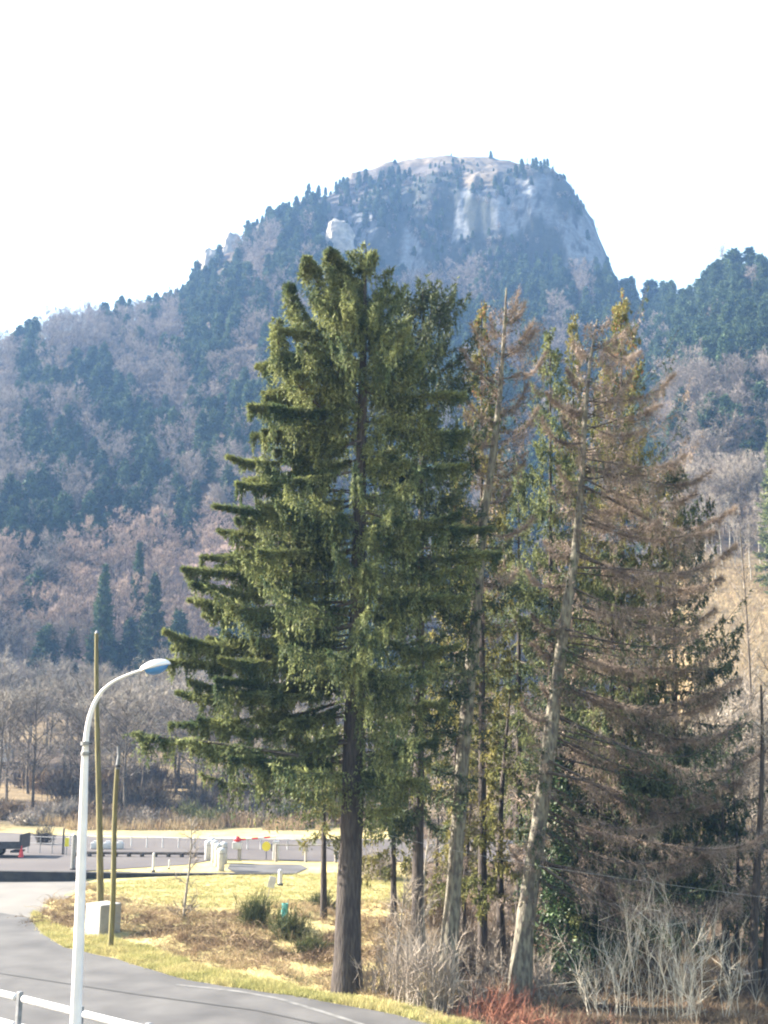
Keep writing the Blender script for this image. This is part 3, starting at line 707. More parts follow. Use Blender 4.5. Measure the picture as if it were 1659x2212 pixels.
# birches and brown trees over the dry slope at right
r = np.random.default_rng(15)
birchm = []
for i in range(3):
    tb, cb = bare_arrays(np.random.default_rng(440 + i), 10.0, 1.8, 20, 6, 5, 0.11, 0.04, 1.1, 0.45, up=1.5); birchm.append((tb.mesh('trunk', [M['birch']]), cb.mesh('crown', [M['mtwig']])))
for px in list(np.arange(1490, 1720, 17)):
    d = 156 + r.uniform(-6, 9); b, _ = on_terr(px + r.uniform(-6, 6), 1250, d)
    t = empty('birch_tree', b - np.array([0, 0, 0.2]), r.uniform(0, 6.28)); s = r.uniform(0.8, 1.15); t.scale = (s, s, s)
    tag(t, 'slender pale trunked birch at the top of the dry grass slope', 'tree', 'birches above the dry grass slope')
    k = r.integers(3)
    for nm, m_ in (('trunk', birchm[k][0]), ('crown', birchm[k][1])):
        o = bpy.data.objects.new(nm, m_); col.objects.link(o); o.parent = t
for i in range(26):
    px = r.uniform(1440, 1700); d = r.uniform(165, 200); b, _ = on_terr(px, 1250, d); k = r.integers(5)
    t = empty('bare_tree', b - np.array([0, 0, 0.2]), r.uniform(0, 6.28)); s = r.uniform(0.7, 1.0); t.scale = (s, s, s)
    tag(t, 'leafless brown tree just behind the birches at the right', 'tree', 'bare trees behind the birches')
    for nm, m_ in (('trunk', BVm[k][0]), ('crown', BVm[k][1])):
        o = bpy.data.objects.new(nm, m_); col.objects.link(o); o.parent = t

# ------------------------------------------------------------------ the near spruces
def trunk_path(pts, d, wid):
    P = np.array([at(x, y, d) for x, y in pts]); r_ = np.array(wid) / 2 * d / F
    # resample
    s = np.linspace(0, len(P) - 1, (len(P) - 1) * 6 + 1)
    Q = np.stack([np.interp(s, np.arange(len(P)), P[:, k]) for k in range(3)], 1); rr = np.interp(s, np.arange(len(P)), r_)
    for _ in range(3):
        Q[1:-1] = (Q[:-2] + 2 * Q[1:-1] + Q[2:]) / 4
    base = Q[0].copy(); base[2] = 0
    return Q - base, rr, base
def near_tree(name, label, pts, d, wid, z0, lenf, step, per, tw_sp, hang, K, nl, nw, fmat, seed, tmat='bark', group=None, knob=0.05, dead=None, **kw):
    r = np.random.default_rng(seed)
    Q, rr, base = trunk_path(pts, d, wid)
    mb = MB(); k = 14
    Q[0, 2] = min(-0.4, Q[0, 2] - 0.5)
    jit = 1 + 0.10 * (fbm(Q[:, 2] * 1.2, Q[:, 2] * 0 + seed, seed, 3) - 0.45) * 2
    flare = 1 + 0.25 * np.exp(-np.maximum(Q[:, 2], 0) / 0.5)
    mb.tubes(Q, rr * jit * flare, k)
    v = mb.v[-1]; n = len(v); 
    ang = fbm(v[:, 0] * 9 + v[:, 1] * 7, v[:, 2] * 1.1, seed + 3, 3) - 0.45
    ctr = np.repeat(Q, k, 0); mb.v[-1] = v + nrm(v - ctr) * (ang * knob)[:, None]
    tp = lambda z: (np.interp(z, Q[:, 2], Q[:, 0]), np.interp(z, Q[:, 2], Q[:, 1]))
    ztop = Q[-1, 2]
    limb, fol = conifer_arrays(r, tp, ztop, z0, lenf, step, per, tw_sp, hang, K, nl, nw, **kw)
    t = empty(name, base); tag(t, label, 'tree', group)
    mb.build('trunk', M[tmat], t, smooth=True); tag(limb.build('inner_branches', M['limb'], t), None, None, None, 'stuff'); fol.build('crown', M[fmat], t)
    if dead:
        l2, f2_ = conifer_arrays(np.random.default_rng(seed + 1), tp, ztop, **dead)
        tag(l2.build('bare_branches', M['limb'], t), None, None, None, 'stuff'); f2_.build('dead_twigs', M['dead'], t)
    return t, base, Q

D1 = 34.0; pxm = F / D1   # display pixels per metre at the near trees
def zpx(py, d=D1): return zat(py, d)
# big spruce: crown half-widths (display px) against height
Lp = np.array([(1800, 40), (1740, 150), (1680, 330), (1600, 430), (1560, 395), (1450, 400), (1370, 405), (1300, 330), (1230, 345), (1150, 300), (1090, 300), (990, 275), (880, 240), (790, 225), (720, 175), (640, 135), (590, 85), (555, 35), (530, 8)])
Rp = np.array([(1800, 40), (1740, 140), (1680, 190), (1500, 215), (1350, 225), (1200, 235), (1000, 215), (850, 200), (700, 140), (620, 80), (560, 30), (530, 10)])
def side_len(z, az, Lp, Rp, d=D1, ph=0):
    cx = math.cos(az)
    py = Lp[:, 0]; zz = np.array([zat(p, d) for p in py]); zr = np.array([zat(p, d) for p in Rp[:, 0]])
    l = np.interp(z, zz, Lp[:, 1]); r_ = np.interp(z, zr, Rp[:, 1]); m = 0.5 * (l + r_)
    w = abs(cx) ** 1.2; v = (l if cx < 0 else r_) * w + m * 0.82 * (1 - w)
    return v * d / F
t1, b1, q1 = near_tree('spruce_tree', 'tallest spruce with a dense green drooping crown and thick dark trunk beside the road',
    [(750, 2150), (752, 1950), (760, 1790), (765, 1600), (770, 1400), (776, 1150), (782, 900), (787, 700), (790, 530)], D1, [60, 51, 48, 46, 36, 31, 21, 12, 3],
    zpx(1725), lambda z, a: side_len(z, a, Lp, Rp) * (0.88 if not (zpx(1060) < z < zpx(850) and math.sin(a) < -0.2) else 0.3), 0.58, 4.0, 0.034, 1.15, 14, 0.12, 0.05, 'needles', 11, 'bark', a_lo=-0.14, a_hi=0.35, up=0.16, sag=0.06, brush=60, twig_ls=0.36, s0=0.10, limb_r=0.011, nseg=9)
# extra leaders of the big spruce
ld = MB(); lf_ = MB(); rg = np.random.default_rng(99)
for tops in ([(775, 760), (735, 680), (672, 590), (662, 558)], [(780, 700), (752, 640), (722, 570), (716, 540)], [(780, 760), (750, 650), (742, 600), (740, 570)], [(776, 860), (700, 760), (640, 680), (625, 612)], [(775, 960), (660, 850), (605, 780), (598, 690)]):
    P_ = np.array([at(x, y, D1 - rg.uniform(-0.8, 1.0) * (i > 0)) for i, (x, y) in enumerate(tops)]) - b1
    s = np.linspace(0, 3, 14); path = np.stack([np.interp(s, range(4), P_[:, k]) for k in range(3)], 1); path[1:-1] = (path[:-2] + 2 * path[1:-1] + path[2:]) / 4
    ld.tubes(path, np.linspace(0.05, 0.012, 14), 5)
    n = 330; tt = rg.uniform(0.12, 1, n) ** 0.8; b0 = np.stack([np.interp(tt * 3, s, path[:, k]) for k in range(3)], 1)
    tan = nrm(path[-1] - path[0]); sdv = nrm(rg.normal(size=(n, 3)) * np.array([1, 1, 0.2]) + tan * 0.4); Lt = (0.85 * (1.08 - tt) + 0.16) * rg.uniform(0.6, 1, n)
    q = np.repeat(np.arange(n), 16); u = rg.random(len(q)); pos = b0[q] + sdv[q] * (Lt[q] * np.sqrt(u))[:, None] - np.array([0, 0, 1]) * (Lt[q] * 0.7 * u ** 2)[:, None]
    lf_.blades(pos, nrm(sdv[q] * 0.5 + rg.normal(size=(len(q), 3)) * 0.8 - np.array([0, 0, 0.2])), 0.13 * rg.uniform(0.6, 1.2, len(q)), 0.05, rg)
ld.build('leader_stems', M['limb'], t1); lf_.build('leader_foliage', M['needles'], t1)
# long low branch reaching left
lb = MB(); lfo = MB()
P_ = np.array([at(760, 1650, 34), at(600, 1625, 33.4), at(430, 1600, 33), at(330, 1592, 32.8), at(296, 1582, 32.8)]) - b1
s = np.linspace(0, 4, 20); path = np.stack([np.interp(s, range(5), P_[:, k]) for k in range(3)], 1); lb.tubes(path, np.linspace(0.06, 0.012, 20), 5)
n = 300; tt = rg.uniform(0.3, 1, n); b0 = np.stack([np.interp(tt * 4, s, path[:, k]) for k in range(3)], 1)
for i in range(n):
    pass
hl = rg.uniform(0.15, 0.95, n) * (0.5 + 0.5 * np.sin(tt * 31)); q = np.repeat(np.arange(n), 16); u = rg.random(len(q)); off = rg.normal(0, 0.16, (n, 3)) * np.array([1, 1.5, 0.3])
lfo.blades(b0[q] + off[q] * u[:, None] - np.array([0, 0, 1]) * (hl[q] * u)[:, None], nrm(rg.normal(size=(len(q), 3)) * 0.8 - np.array([0, 0, 0.5])), 0.12, 0.05, rg)
lb.build('low_branch', M['limb'], t1); lfo.build('low_branch_foliage', M['needles'], t1)

# darker spruce behind its right side
# explicit limbs that make the stepped outline of the big spruce
def outline_limbs(tips, seed, root, base, d, limbname, folname, fmat, curtain=1.3, K=15, dens=85, par=None, sag=0.02, upt=0.06, nl=0.12, nw=0.05, tipn=150, lr=0.014, tp_=2.2, lsw=0.42):
    par = par or t1
    r = np.random.default_rng(seed)
    for (tx, ty, dz, dy) in tips:
        lm = MB(); fo = MB()
        dt = d + dy; tip = at(tx, ty, dt) - base; zs = tip[2] + dz
        st = np.array([np.interp(zs, root[:, 2], root[:, 0]), np.interp(zs, root[:, 2], root[:, 1]), zs])
        s = np.linspace(0, 1, 12)[:, None]; L_ = np.linalg.norm(tip - st); up_ = upt * L_ * r.uniform(0.5, 1.6)
        path = st + (tip - st) * s + np.array([0, 0, 1.]) * (up_ * (s ** 5) - up_ * s - sag * L_ * r.uniform(0.5, 1.6) * np.sin(s * math.pi) + 0.012 * L_ * np.sin(s * 9 + ty)) + np.array([0, 1., 0]) * (0.06 * L_ * np.sin(s * 5 + tx))
        lm.tubes(path, lr * (0.8 + 0.6 * L_) * (1 - 0.85 * s[:, 0]), 5)
        n = int(L_ * dens); t = 0.16 + 0.86 * r.random(n) ** 0.9; t = np.minimum(t, 1); u = t * 10.999; j = u.astype(int); f = (u - j)[:, None]
        p = path[j] * (1 - f) + path[j + 1] * f; tn = nrm(path[j + 1] - path[j])
        sg = r.choice([-1, 1], n); sv_ = nrm(np.cross(tn, np.array([0, 0, 1.])) * sg[:, None] + tn * r.uniform(0.1, 0.9, n)[:, None] + np.array([0, 0, 0.25]))
        ls_ = (0.10 + lsw * (1 - t) * min(1, L_ / 3)) * r.uniform(0.3, 1, n)
        tass = 0.12 + 1.5 * vnoise(t * L_ * 4.5 + seed, t * 0 + tx, seed) ** tp_ * (0.5 + vnoise(t * L_ * 1.1, t * 0 + tx, seed + 1)); lh_ = curtain * tass * r.uniform(0.3, 1, n) * (0.35 + 0.75 * np.sin(np.clip(t, 0, 1) * 3.0)) 
        q = np.repeat(np.arange(n), K); v = r.random(n * K)
        pos = p[q] + sv_[q] * (ls_[q] * np.sqrt(v))[:, None] - np.array([0, 0, 1.]) * (lh_[q] * v ** 1.5)[:, None]
        tan = nrm(sv_[q] * 0.35 - np.array([0, 0, 1.]) * (lh_[q] * v)[:, None] + 1e-4); fo.blades(pos, nrm(tan * 0.8 + nrm(r.normal(size=pos.shape)) * 0.6), nl * r.uniform(0.6, 1.2, n * K), nw, r)
        m = int(L_ * tipn); t = r.uniform(0.7, 1.03, m); u = np.minimum(t, 0.9999) * 11; u = np.minimum(u, 10.999); j = u.astype(int); f = (u - j)[:, None]; p = path[j] * (1 - f) + path[j + 1] * f; tn = nrm(path[j + 1] - path[j]); rd = nrm(r.normal(size=p.shape))
        fo.blades(p + rd * (0.5 * np.clip(1.03 - t, 0, 1) ** 0.8 * r.random(m))[:, None], nrm(tn * 0.8 + rd * 0.7), nl * 1.3 * r.uniform(0.6, 1.2, m), nw * 1.1, r)
        lo = lm.build(limbname, M['limb'], par); fo.build(folname, M[fmat], lo)
rt = np.random.default_rng(3)
tipsL = [(356, 1368), (362, 1432), (402, 1232), (436, 1196), (466, 1098), (478, 1150), (495, 990), (512, 1040), (541, 880), (548, 940), (560, 792), (572, 850), (604, 712), (600, 760), (640, 1270), (410, 1300), (385, 1500), (372, 1560), (420, 1610), (500, 1640), (560, 1660), (450, 1380), (520, 1330), (470, 1470), (560, 1190), (590, 1100), (620, 980), (560, 1540), (610, 1440), (625, 1600)]
tipsR = [(1000, 850), (1008, 930), (1005, 1010), (990, 1110), (1060, 1140), (1075, 1200), (1000, 1290), (985, 1400), (960, 1520), (940, 1600), (900, 1690), (850, 720), (900, 800), (880, 1000), (900, 1180), (860, 1340), (850, 1480)]
tipsL += [(x + rt.uniform(15, 60), y + rt.uniform(18, 60)) for x, y in tipsL if y < 1560]
outline_limbs([(x, y, rt.uniform(0.0, 0.7) * (1 if y > 750 else -0.8), rt.uniform(-1.6, 1.2) if x > 450 else rt.uniform(-0.6, 0.6)) for x, y in tipsL], 5, q1, b1, D1, 'branch', 'needles', 'needles')
outline_limbs([(x, y, rt.uniform(0.0, 0.7) * (1 if y > 750 else -0.8), rt.uniform(-1.6, 1.4)) for x, y in tipsR], 8, q1, b1, D1, 'branch', 'needles', 'needles')
Ld = np.array([(1900, 60), (1760, 130), (1500, 120), (1200, 120), (1000, 130), (850, 125), (760, 110), (690, 75), (640, 35), (615, 8)]); Rd = Ld.copy()
D2 = 36.5
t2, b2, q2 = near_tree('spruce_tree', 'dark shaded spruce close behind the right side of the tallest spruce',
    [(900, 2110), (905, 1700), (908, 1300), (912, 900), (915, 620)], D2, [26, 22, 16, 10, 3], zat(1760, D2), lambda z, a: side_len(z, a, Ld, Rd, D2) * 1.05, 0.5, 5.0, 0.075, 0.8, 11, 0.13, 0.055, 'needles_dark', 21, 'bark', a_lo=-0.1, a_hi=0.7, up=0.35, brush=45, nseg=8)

D3 = 37.0
# half dead spruce with curved bare top
L3 = np.array([(1700, 60), (1500, 60), (1250, 70), (1150, 85), (1050, 75), (950, 75), (850, 80), (740, 70), (680, 25), (625, 4)])
R3 = np.array([(1700, 40), (1500, 60), (1250, 100), (1150, 95), (1000, 90), (850, 105), (760, 95), (700, 60), (660, 30), (625, 4)])
deadkw = dict(z0=zpx(1900, D3), lenf=lambda z, a: side_len(z, a, L3, R3, D3) * (1.1 if math.sin(a) > -0.35 else 0.3), step=0.6, per=2.6, tw_sp=0.08, hang=0.5, K=9, nl=0.17, nw=0.02, a_lo=-0.25, a_hi=0.9, up=0.5, brush=26, limb_r=0.009, twig_ls=0.5)
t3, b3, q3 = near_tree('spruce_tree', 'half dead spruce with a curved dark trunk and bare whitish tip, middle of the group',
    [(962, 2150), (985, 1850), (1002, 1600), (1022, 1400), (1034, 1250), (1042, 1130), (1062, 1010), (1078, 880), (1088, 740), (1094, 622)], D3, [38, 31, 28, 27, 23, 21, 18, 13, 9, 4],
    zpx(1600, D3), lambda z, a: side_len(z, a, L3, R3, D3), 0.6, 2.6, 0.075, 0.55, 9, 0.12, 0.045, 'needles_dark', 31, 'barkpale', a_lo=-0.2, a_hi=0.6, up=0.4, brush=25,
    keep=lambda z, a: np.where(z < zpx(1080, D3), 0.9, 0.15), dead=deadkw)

# leaning half dead spruce with long sweeping right-hand branches
L4 = np.array([(2000, 30), (1850, 60), (1600, 70), (1500, 90), (1300, 60), (1200, 110), (1000, 80), (900, 90), (800, 95), (740, 50), (690, 8)])
R4 = np.array([(2000, 180), (1900, 420), (1800, 440), (1700, 440), (1600, 430), (1450, 380), (1300, 340), (1200, 330), (1100, 310), (1000, 270), (900, 225), (820, 180), (760, 120), (720, 60), (690, 8)])
def len4(z, a):
    v = side_len(z, a, L4, R4, D3); cx = math.cos(a)
    if math.sin(a) < -0.35: return v * 0.25
    if cx > 0.15:
        v = max(v, np.interp(z, [zat(p, D3) for p in R4[:, 0]], R4[:, 1]) * (0.25 + 0.78 * cx) * D3 / F)
    return v * (1.0 if cx > 0.15 else 0.75)
dead4 = dict(z0=zpx(2000, D3), lenf=len4, step=0.55, per=3.6, tw_sp=0.08, hang=0.6, K=9, nl=0.16, nw=0.020, a_lo=-0.35, a_hi=0.25, up=0.5, brush=30, limb_r=0.0085, twig_ls=0.5)
t4, b4, q4 = near_tree('spruce_tree', 'leaning half dead spruce with a sunlit pale trunk and brown branches sweeping right',
    [(1120, 2165), (1133, 2000), (1155, 1850), (1178, 1680), (1200, 1500), (1220, 1340), (1243, 1200), (1256, 1050), (1262, 920), (1274, 780), (1290, 690)], D3, [40, 38, 36, 32, 28, 24, 20, 15, 11, 7, 3],
    zpx(1900, D3), len4, 0.65, 3.0, 0.075, 0.65, 9, 0.12, 0.045, 'needles_dark', 41, 'barkpale', a_lo=-0.4, a_hi=0.6, up=0.5, brush=25,
    keep=lambda z, a: np.where(z < zpx(1300, D3), 0.75, 0.22), dead=dead4)

tips4 = [(1452, 815), (1420, 880), (1390, 930), (1478, 985), (1535, 1015), (1500, 1065), (1582, 1105), (1540, 1150), (1592, 1180), (1520, 1215), (1560, 1250), (1480, 1290), (1548, 1318), (1500, 1370), (1545, 1405), (1450, 1440), (1590, 1465), (1540, 1520), (1655, 1632), (1590, 1570), (1480, 1600), (1600, 1690), (1550, 1740), (1640, 1800), (1560, 1830), (1665, 1890), (1600, 1950), (1480, 1890), (1420, 1780), (1400, 1660), (1380, 760), (1365, 810), (1345, 720), (1350, 1000), (1330, 1100), (1420, 1130)]
outline_limbs([(x, y, r0_ if True else 0, dy_) for (x, y), r0_, dy_ in zip(tips4, rt.uniform(-0.5, 0.9, len(tips4)) + np.array([0.7 if y > 1550 else (-0.9 if y < 900 else 0) for _, y in tips4]), rt.uniform(-1.2, 1.6, len(tips4)))],
    15, q4, b4, D3, 'branch', 'dead_twigs', 'dead', curtain=0.9, K=11, dens=52, par=t4, sag=0.06, upt=0.11, nl=0.24, nw=0.0135, tipn=30, lr=0.012, tp_=1.2)
tips4l = [(1182, 850), (1172, 905), (1215, 900), (1205, 1010), (1178, 1170), (1140, 1235), (1150, 1390), (1128, 1520), (1170, 1480), (1106, 1836), (1150, 1330), (1225, 800), (1240, 740)]
outline_limbs([(x, y, -0.5 - (0.3 if y < 1000 else 0), rt.uniform(-0.5, 0.6)) for x, y in tips4l], 16, q4, b4, D3, 'branch', 'dead_twigs', 'dead', curtain=0.35, K=9, dens=60, par=t4, sag=0.08, upt=0.2, nl=0.15, nw=0.02, tipn=90, lr=0.018, tp_=1.2)
tips3 = [(1132, 655), (1160, 705), (1178, 765), (1118, 640), (1150, 700), (1140, 830), (1160, 885), (1112, 1235), (1130, 1000), (1000, 850), (1008, 892), (1014, 940), (1018, 1000), (1000, 760), (1020, 700), (1060, 690), (1150, 1120), (985, 1100), (990, 1330), (1100, 1060)]
outline_limbs([(x, y, -0.5 - (0.5 if y < 900 else 0), rt.uniform(-0.6, 0.8)) for x, y in tips3], 17, q3, b3, D3, 'branch', 'dead_twigs', 'dead', curtain=0.45, K=7, dens=60, par=t3, sag=0.08, upt=0.16, nl=0.24, nw=0.014, tipn=45, lr=0.016, tp_=1.2)
# greener spruces standing behind the two half dead ones
def back_spruce(px, top, d, halfw, label, seed, m='needles_yellow', basepy=None, z0=2.0, lean=0, hang=0.55, dens=1.0, cones=False, stub=None):
    gpz = 0.0
    r = np.random.default_rng(seed); ztop = zat(top, d)
    b = at(px - lean, 1900, d); b[2] = 0; tx = at(px, top, d)[0] - b[0]
    tp = lambda z: (tx * z / ztop, 0)
    W = halfw * d / F
    def lf(z, a): return W * min(1, (1.02 - z / ztop) * 2.2) ** 0.8 * (0.7 + 0.6 * vnoise(a * 1.4 + seed, z * 0.6, seed))
    limb, fol = conifer_arrays(r, tp, ztop, z0, lf, 0.55, 4.6, 0.085 / dens, hang, 18, 0.125, 0.048, a_lo=-0.3, a_hi=0.6, up=0.4, brush=26, nseg=6)
    t = empty('spruce_tree', b); tag(t, label, 'tree')
    zs = np.linspace(-1.6, ztop, 12); mb = MB(); mb.tubes(np.stack([tx * zs / ztop, zs * 0, zs], 1), np.linspace(0.19, 0.015, 12), 10)
    mb.build('trunk', M['bark'], t, smooth=True); tag(limb.build('inner_branches', M['limb'], t), None, None, None, 'stuff'); fol.build('crown', M[m], t)
    if cones:
        v, a3, _ = fol.arrays(); pick = a3[r.random(len(a3)) < 0.03][:, 0]; P_ = v[pick]; P_ = P_[P_[:, 2] > ztop - 4.2]
        c = MB(); n = len(P_)
        if n: c.tubes(np.stack([P_, P_ - np.array([0, 0, 0.07]), P_ - np.array([0, 0, 0.14])], 1), np.tile([0.02, 0.034, 0.008], (n, 1)), 5); tag(c.build('cones', M['cones'], t), None, None, None, 'stuff')
    return t
back_spruce(1040, 648, 41, 82, 'yellow green spruce with orange cones at its top, left of the bare tip', 51, cones=True)
back_spruce(1188, 708, 43, 95, 'green spruce top between the two half dead spruces', 52, 'needles')
back_spruce(1238, 672, 46, 60, 'bright green pointed spruce just left of the leaning tree top', 53)
back_spruce(1342, 640, 42, 125, 'yellow green spruce full of orange cones behind the leaning tree top', 54, cones=True)
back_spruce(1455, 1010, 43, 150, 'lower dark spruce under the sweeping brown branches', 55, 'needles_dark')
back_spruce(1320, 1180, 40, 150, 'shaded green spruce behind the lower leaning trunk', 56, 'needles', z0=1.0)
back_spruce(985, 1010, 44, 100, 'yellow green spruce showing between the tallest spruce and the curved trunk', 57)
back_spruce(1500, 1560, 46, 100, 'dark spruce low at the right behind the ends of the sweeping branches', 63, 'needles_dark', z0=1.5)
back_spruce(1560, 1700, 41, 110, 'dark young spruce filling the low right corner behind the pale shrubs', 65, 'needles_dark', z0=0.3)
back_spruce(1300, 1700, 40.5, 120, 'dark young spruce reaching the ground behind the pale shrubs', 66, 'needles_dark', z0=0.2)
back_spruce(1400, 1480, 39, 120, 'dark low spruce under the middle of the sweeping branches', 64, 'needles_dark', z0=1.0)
back_spruce(850, 1640, 45, 85, 'sunlit yellow green young spruce low behind the thick trunk', 58, z0=2.5)
back_spruce(700, 1600, 47, 60, 'yellow green young spruce low to the left behind the thick trunk', 59, z0=3.0)
back_spruce(1120, 1000, 47, 120, 'green spruce deep in the gap between the curved and leaning trunks', 60, 'needles', z0=4.0)
# ivy covered dark mass at the foot of the leaning tree
def ivy(px, d, H, W, label, seed, m='ivy'):
    r = np.random.default_rng(seed); b = at(px, 1900, d); b[2] = 0
    n = 9000; z = (H + 1) * r.random(n) ** 0.9 - 1; th = r.uniform(0, 6.28, n); rr = W * np.sqrt(r.random(n)) * (1 - 0.5 * np.maximum(z, 0) / H) * (0.5 + vnoise(th * 1.5, z * 1.1, seed))
    P_ = np.stack([np.cos(th) * rr, np.sin(th) * rr, z], 1)
    c = MB(); c.blades(P_, rnd := nrm(r.normal(size=(n, 3)) + np.array([0, 0, -0.2])), r.uniform(0.08, 0.17, n), r.uniform(0.06, 0.11, n), r)
    tr = MB(); s = np.linspace(0, 1, 8); tr.tubes(np.stack([0.1 * np.sin(s * 5), s * 0, s * H * 0.95 - 1.3], 1), np.linspace(0.14, 0.03, 8), 8)
    return tree_thing('ivy_clad_tree', label, None, b, tr, c, M['bark'], M[m])
ivy(1215, 39.0, 7.0, 0.95, 'dark ivy covered stump tree right behind the leaning trunk', 61)
ivy(1270, 39.5, 5.2, 0.85, 'dark ivy bush to the right of the leaning trunk base', 62)
# thin trunks in the understory
def pole_tree(px0, px1, top, d, w, label, seed, tm='bark', cr=True, base=0.0, n1=14):
    r = np.random.default_rng(seed); b = at(px0, 1950, d); b[2] = base; tt = at(px1, top, d) - b
    s = np.linspace(0, 1, 12); path = np.stack([tt[0] * s + 0.12 * np.sin(s * 5 + seed), tt[1] * s, -1.5 + (tt[2] + 1.5) * s], 1)
    tr = MB(); tr.tubes(path, (w / 2 * d / F) * (1 - 0.8 * s), 8)
    m = n1; t = r.uniform(0.25, 0.98, m); bs = np.stack([np.interp(t, s, path[:, k]) for k in range(3)], 1)
    az = r.uniform(0, 6.28, m); Lb = tt[2] * 0.16 * (1.2 - t) * r.uniform(0.6, 1.4, m) + 0.3
    dd = nrm(np.stack([np.cos(az), np.sin(az), r.uniform(0.5, 1.6, m)], 1)); us = np.linspace(0, 1, 4)
    P1 = bs[:, None] + dd[:, None] * (Lb[:, None] * us)[..., None]
    tr.tubes(P1, np.tile(0.018 * (1 - 0.8 * us), (m, 1)), 3)
    c = MB(); i = np.repeat(np.arange(m), 26); u = r.uniform(0.15, 1, len(i)); p = bs[i] + dd[i] * (Lb[i] * u)[:, None]
    c.blades(p, nrm(dd[i] + 0.8 * r.normal(size=(len(i), 3))), 0.55 * r.uniform(0.4, 1.2, len(i)), 0.016, r)
    return tree_thing('bare_tree', label, None, b, tr, c, M[tm], M['mtwig'])
pole_tree(1072, 1098, 1500, 42, 20, 'dark slender trunk standing behind the gap between curved and leaning trunks', 71)
pole_tree(1004, 1010, 1720, 43, 16, 'short greenish trunk just right of the curved trunk base', 72)
pole_tree(1615, 1640, 1480, 37, 24, 'slender brown bare tree near the right edge, left one of the pair', 73, base=-0.5, n1=22)
pole_tree(1642, 1665, 1420, 39, 20, 'slender brown bare tree cut by the right edge', 74, base=-0.5, n1=22)
pole_tree(1575, 1590, 1640, 41, 12, 'thin bare sapling left of the pair of brown trees at the right edge', 75, n1=24)
pole_tree(1530, 1520, 1700, 46, 9, 'thin pale sapling behind the lowest sweeping branches', 76, 'birch', n1=22)
pole_tree(915, 925, 1790, 37, 10, 'pale thin sapling in the thicket left of the curved trunk', 77, 'birch', n1=18)
pole_tree(868, 866, 1900, 36, 7, 'grey thin sapling in the thicket nearest the thick trunk', 78, 'birch', n1=16)
pole_tree(405, 408, 1770, 47, 8, 'young leafless sapling alone on the bank between the poles and the thick trunk', 79, 'birch', n1=22)
pole_tree(1640, 1600, 1150, 60, 10, 'tall bare sapling behind the pair at the right edge', 80, 'mbark' if 'mbark' in M else 'bark', n1=40)

# ------------------------------------------------------------------ shrubs
r = np.random.default_rng(333)
for i in range(34):
    px = r.uniform(880, 1760); d = r.uniform(50, 88); b = at(px, 1900, d); b[2] = float(terr(b[0], d)) - 0.2; k = r.integers(5)
    t = empty('bare_tree', b, r.uniform(0, 6.28)); s_ = r.uniform(0.5, 0.85); t.scale = (s_, s_, s_)
    tag(t, 'leafless brownish tree in the wood behind the half dead spruces', 'tree', 'bare trees behind the half dead spruces')
    for nm, m_ in (('trunk', BVm[k][0]), ('crown', BVm[k][1])):
        o = bpy.data.objects.new(nm, m_); col.objects.link(o); o.parent = t
def shrub(name, label, px, d, H, W, stems, m, seed, twigs=10, tw=0.014, r0=0.018, group=None, fan=0.9, base=0.0, lean=0.0, curve=0.15, py=1950):
    r = np.random.default_rng(seed); b = at(px, py, d); b[2] = base
    th = r.uniform(0, 6.28, stems); sp = W * r.uniform(0.05, 1, stems) ** 0.8; b[2] += float(ravine(b[0], b[1])) if d > 33 else 0; h = H * r.uniform(0.5, 1, stems) * (1 - 0.3 * sp / W)
    s = np.linspace(0, 1, 6); k = 0.3 * r.random(stems)
    ox = r.normal(0, W * 0.35, stems); oy = r.normal(0, W * 0.3, stems); h = h * (0.65 + 0.7 * vnoise(ox * 2.5 / max(W, .3), oy * 2.5 / max(W, .3), seed))
    x = ox[:, None] + np.cos(th)[:, None] * (sp[:, None] * (k[:, None] + s * fan)) * 0.7 + (lean + r.normal(0, 0.12, stems))[:, None] * s * h[:, None]; y = oy[:, None] + np.sin(th)[:, None] * (sp[:, None] * (k[:, None] + s * fan)) * 0.7
    z = -0.1 + h[:, None] * (s - curve * s ** 3)
    P_ = np.stack([x, y, z], -1) + r.normal(0, 0.02, (stems, 6, 3)) * s[None, :, None] * H
    st = MB(); st.tubes(P_, r0 * (1 - 0.8 * s)[None] * r.uniform(0.5, 1, stems)[:, None], 4)
    c = MB(); i = np.repeat(np.arange(stems), twigs); u = r.uniform(0.2, 1, len(i)) * 4.999; j = u.astype(int); f = (u - j)[:, None]
    p = P_[i, j] * (1 - f) + P_[i, j + 1] * f; tn = nrm(P_[i, j + 1] - P_[i, j])
    c.blades(p, nrm(tn + 0.5 * r.normal(size=p.shape)), H * 0.28 * r.uniform(0.3, 1.2, len(i)), tw, r)
    t = empty(name, b); tag(t, label, 'shrub', group); st.build('stems', M[m], t); c.build('twigs', M[m], t); return t
r = np.random.default_rng(500)
# whitish willow clump bottom right
for i, (px, d, H, W, st) in enumerate([(1335, 31.5, 4.4, 0.8, 11), (1400, 31, 5.6, 0.35, 6), (1480, 30.5, 4.8, 0.7, 15), (1295, 33, 3.8, 0.7, 8), (1570, 31.5, 3.8, 0.7, 8)]):
    lab = ['whitish leafless shrub left of the tallest pale stem at bottom right', 'tallest pale upright stem shrub at bottom right', 'densest whitish fan shaped shrub at the bottom right', 'low whitish shrub beside the ivy bush', 'sparse whitish shrub nearest the right edge'][i]
    shrub('bare_shrub', lab, px, d, H, W, st, 'paletwig', 510 + i, 22, 0.011, 0.013, base=-0.5, py=2150)
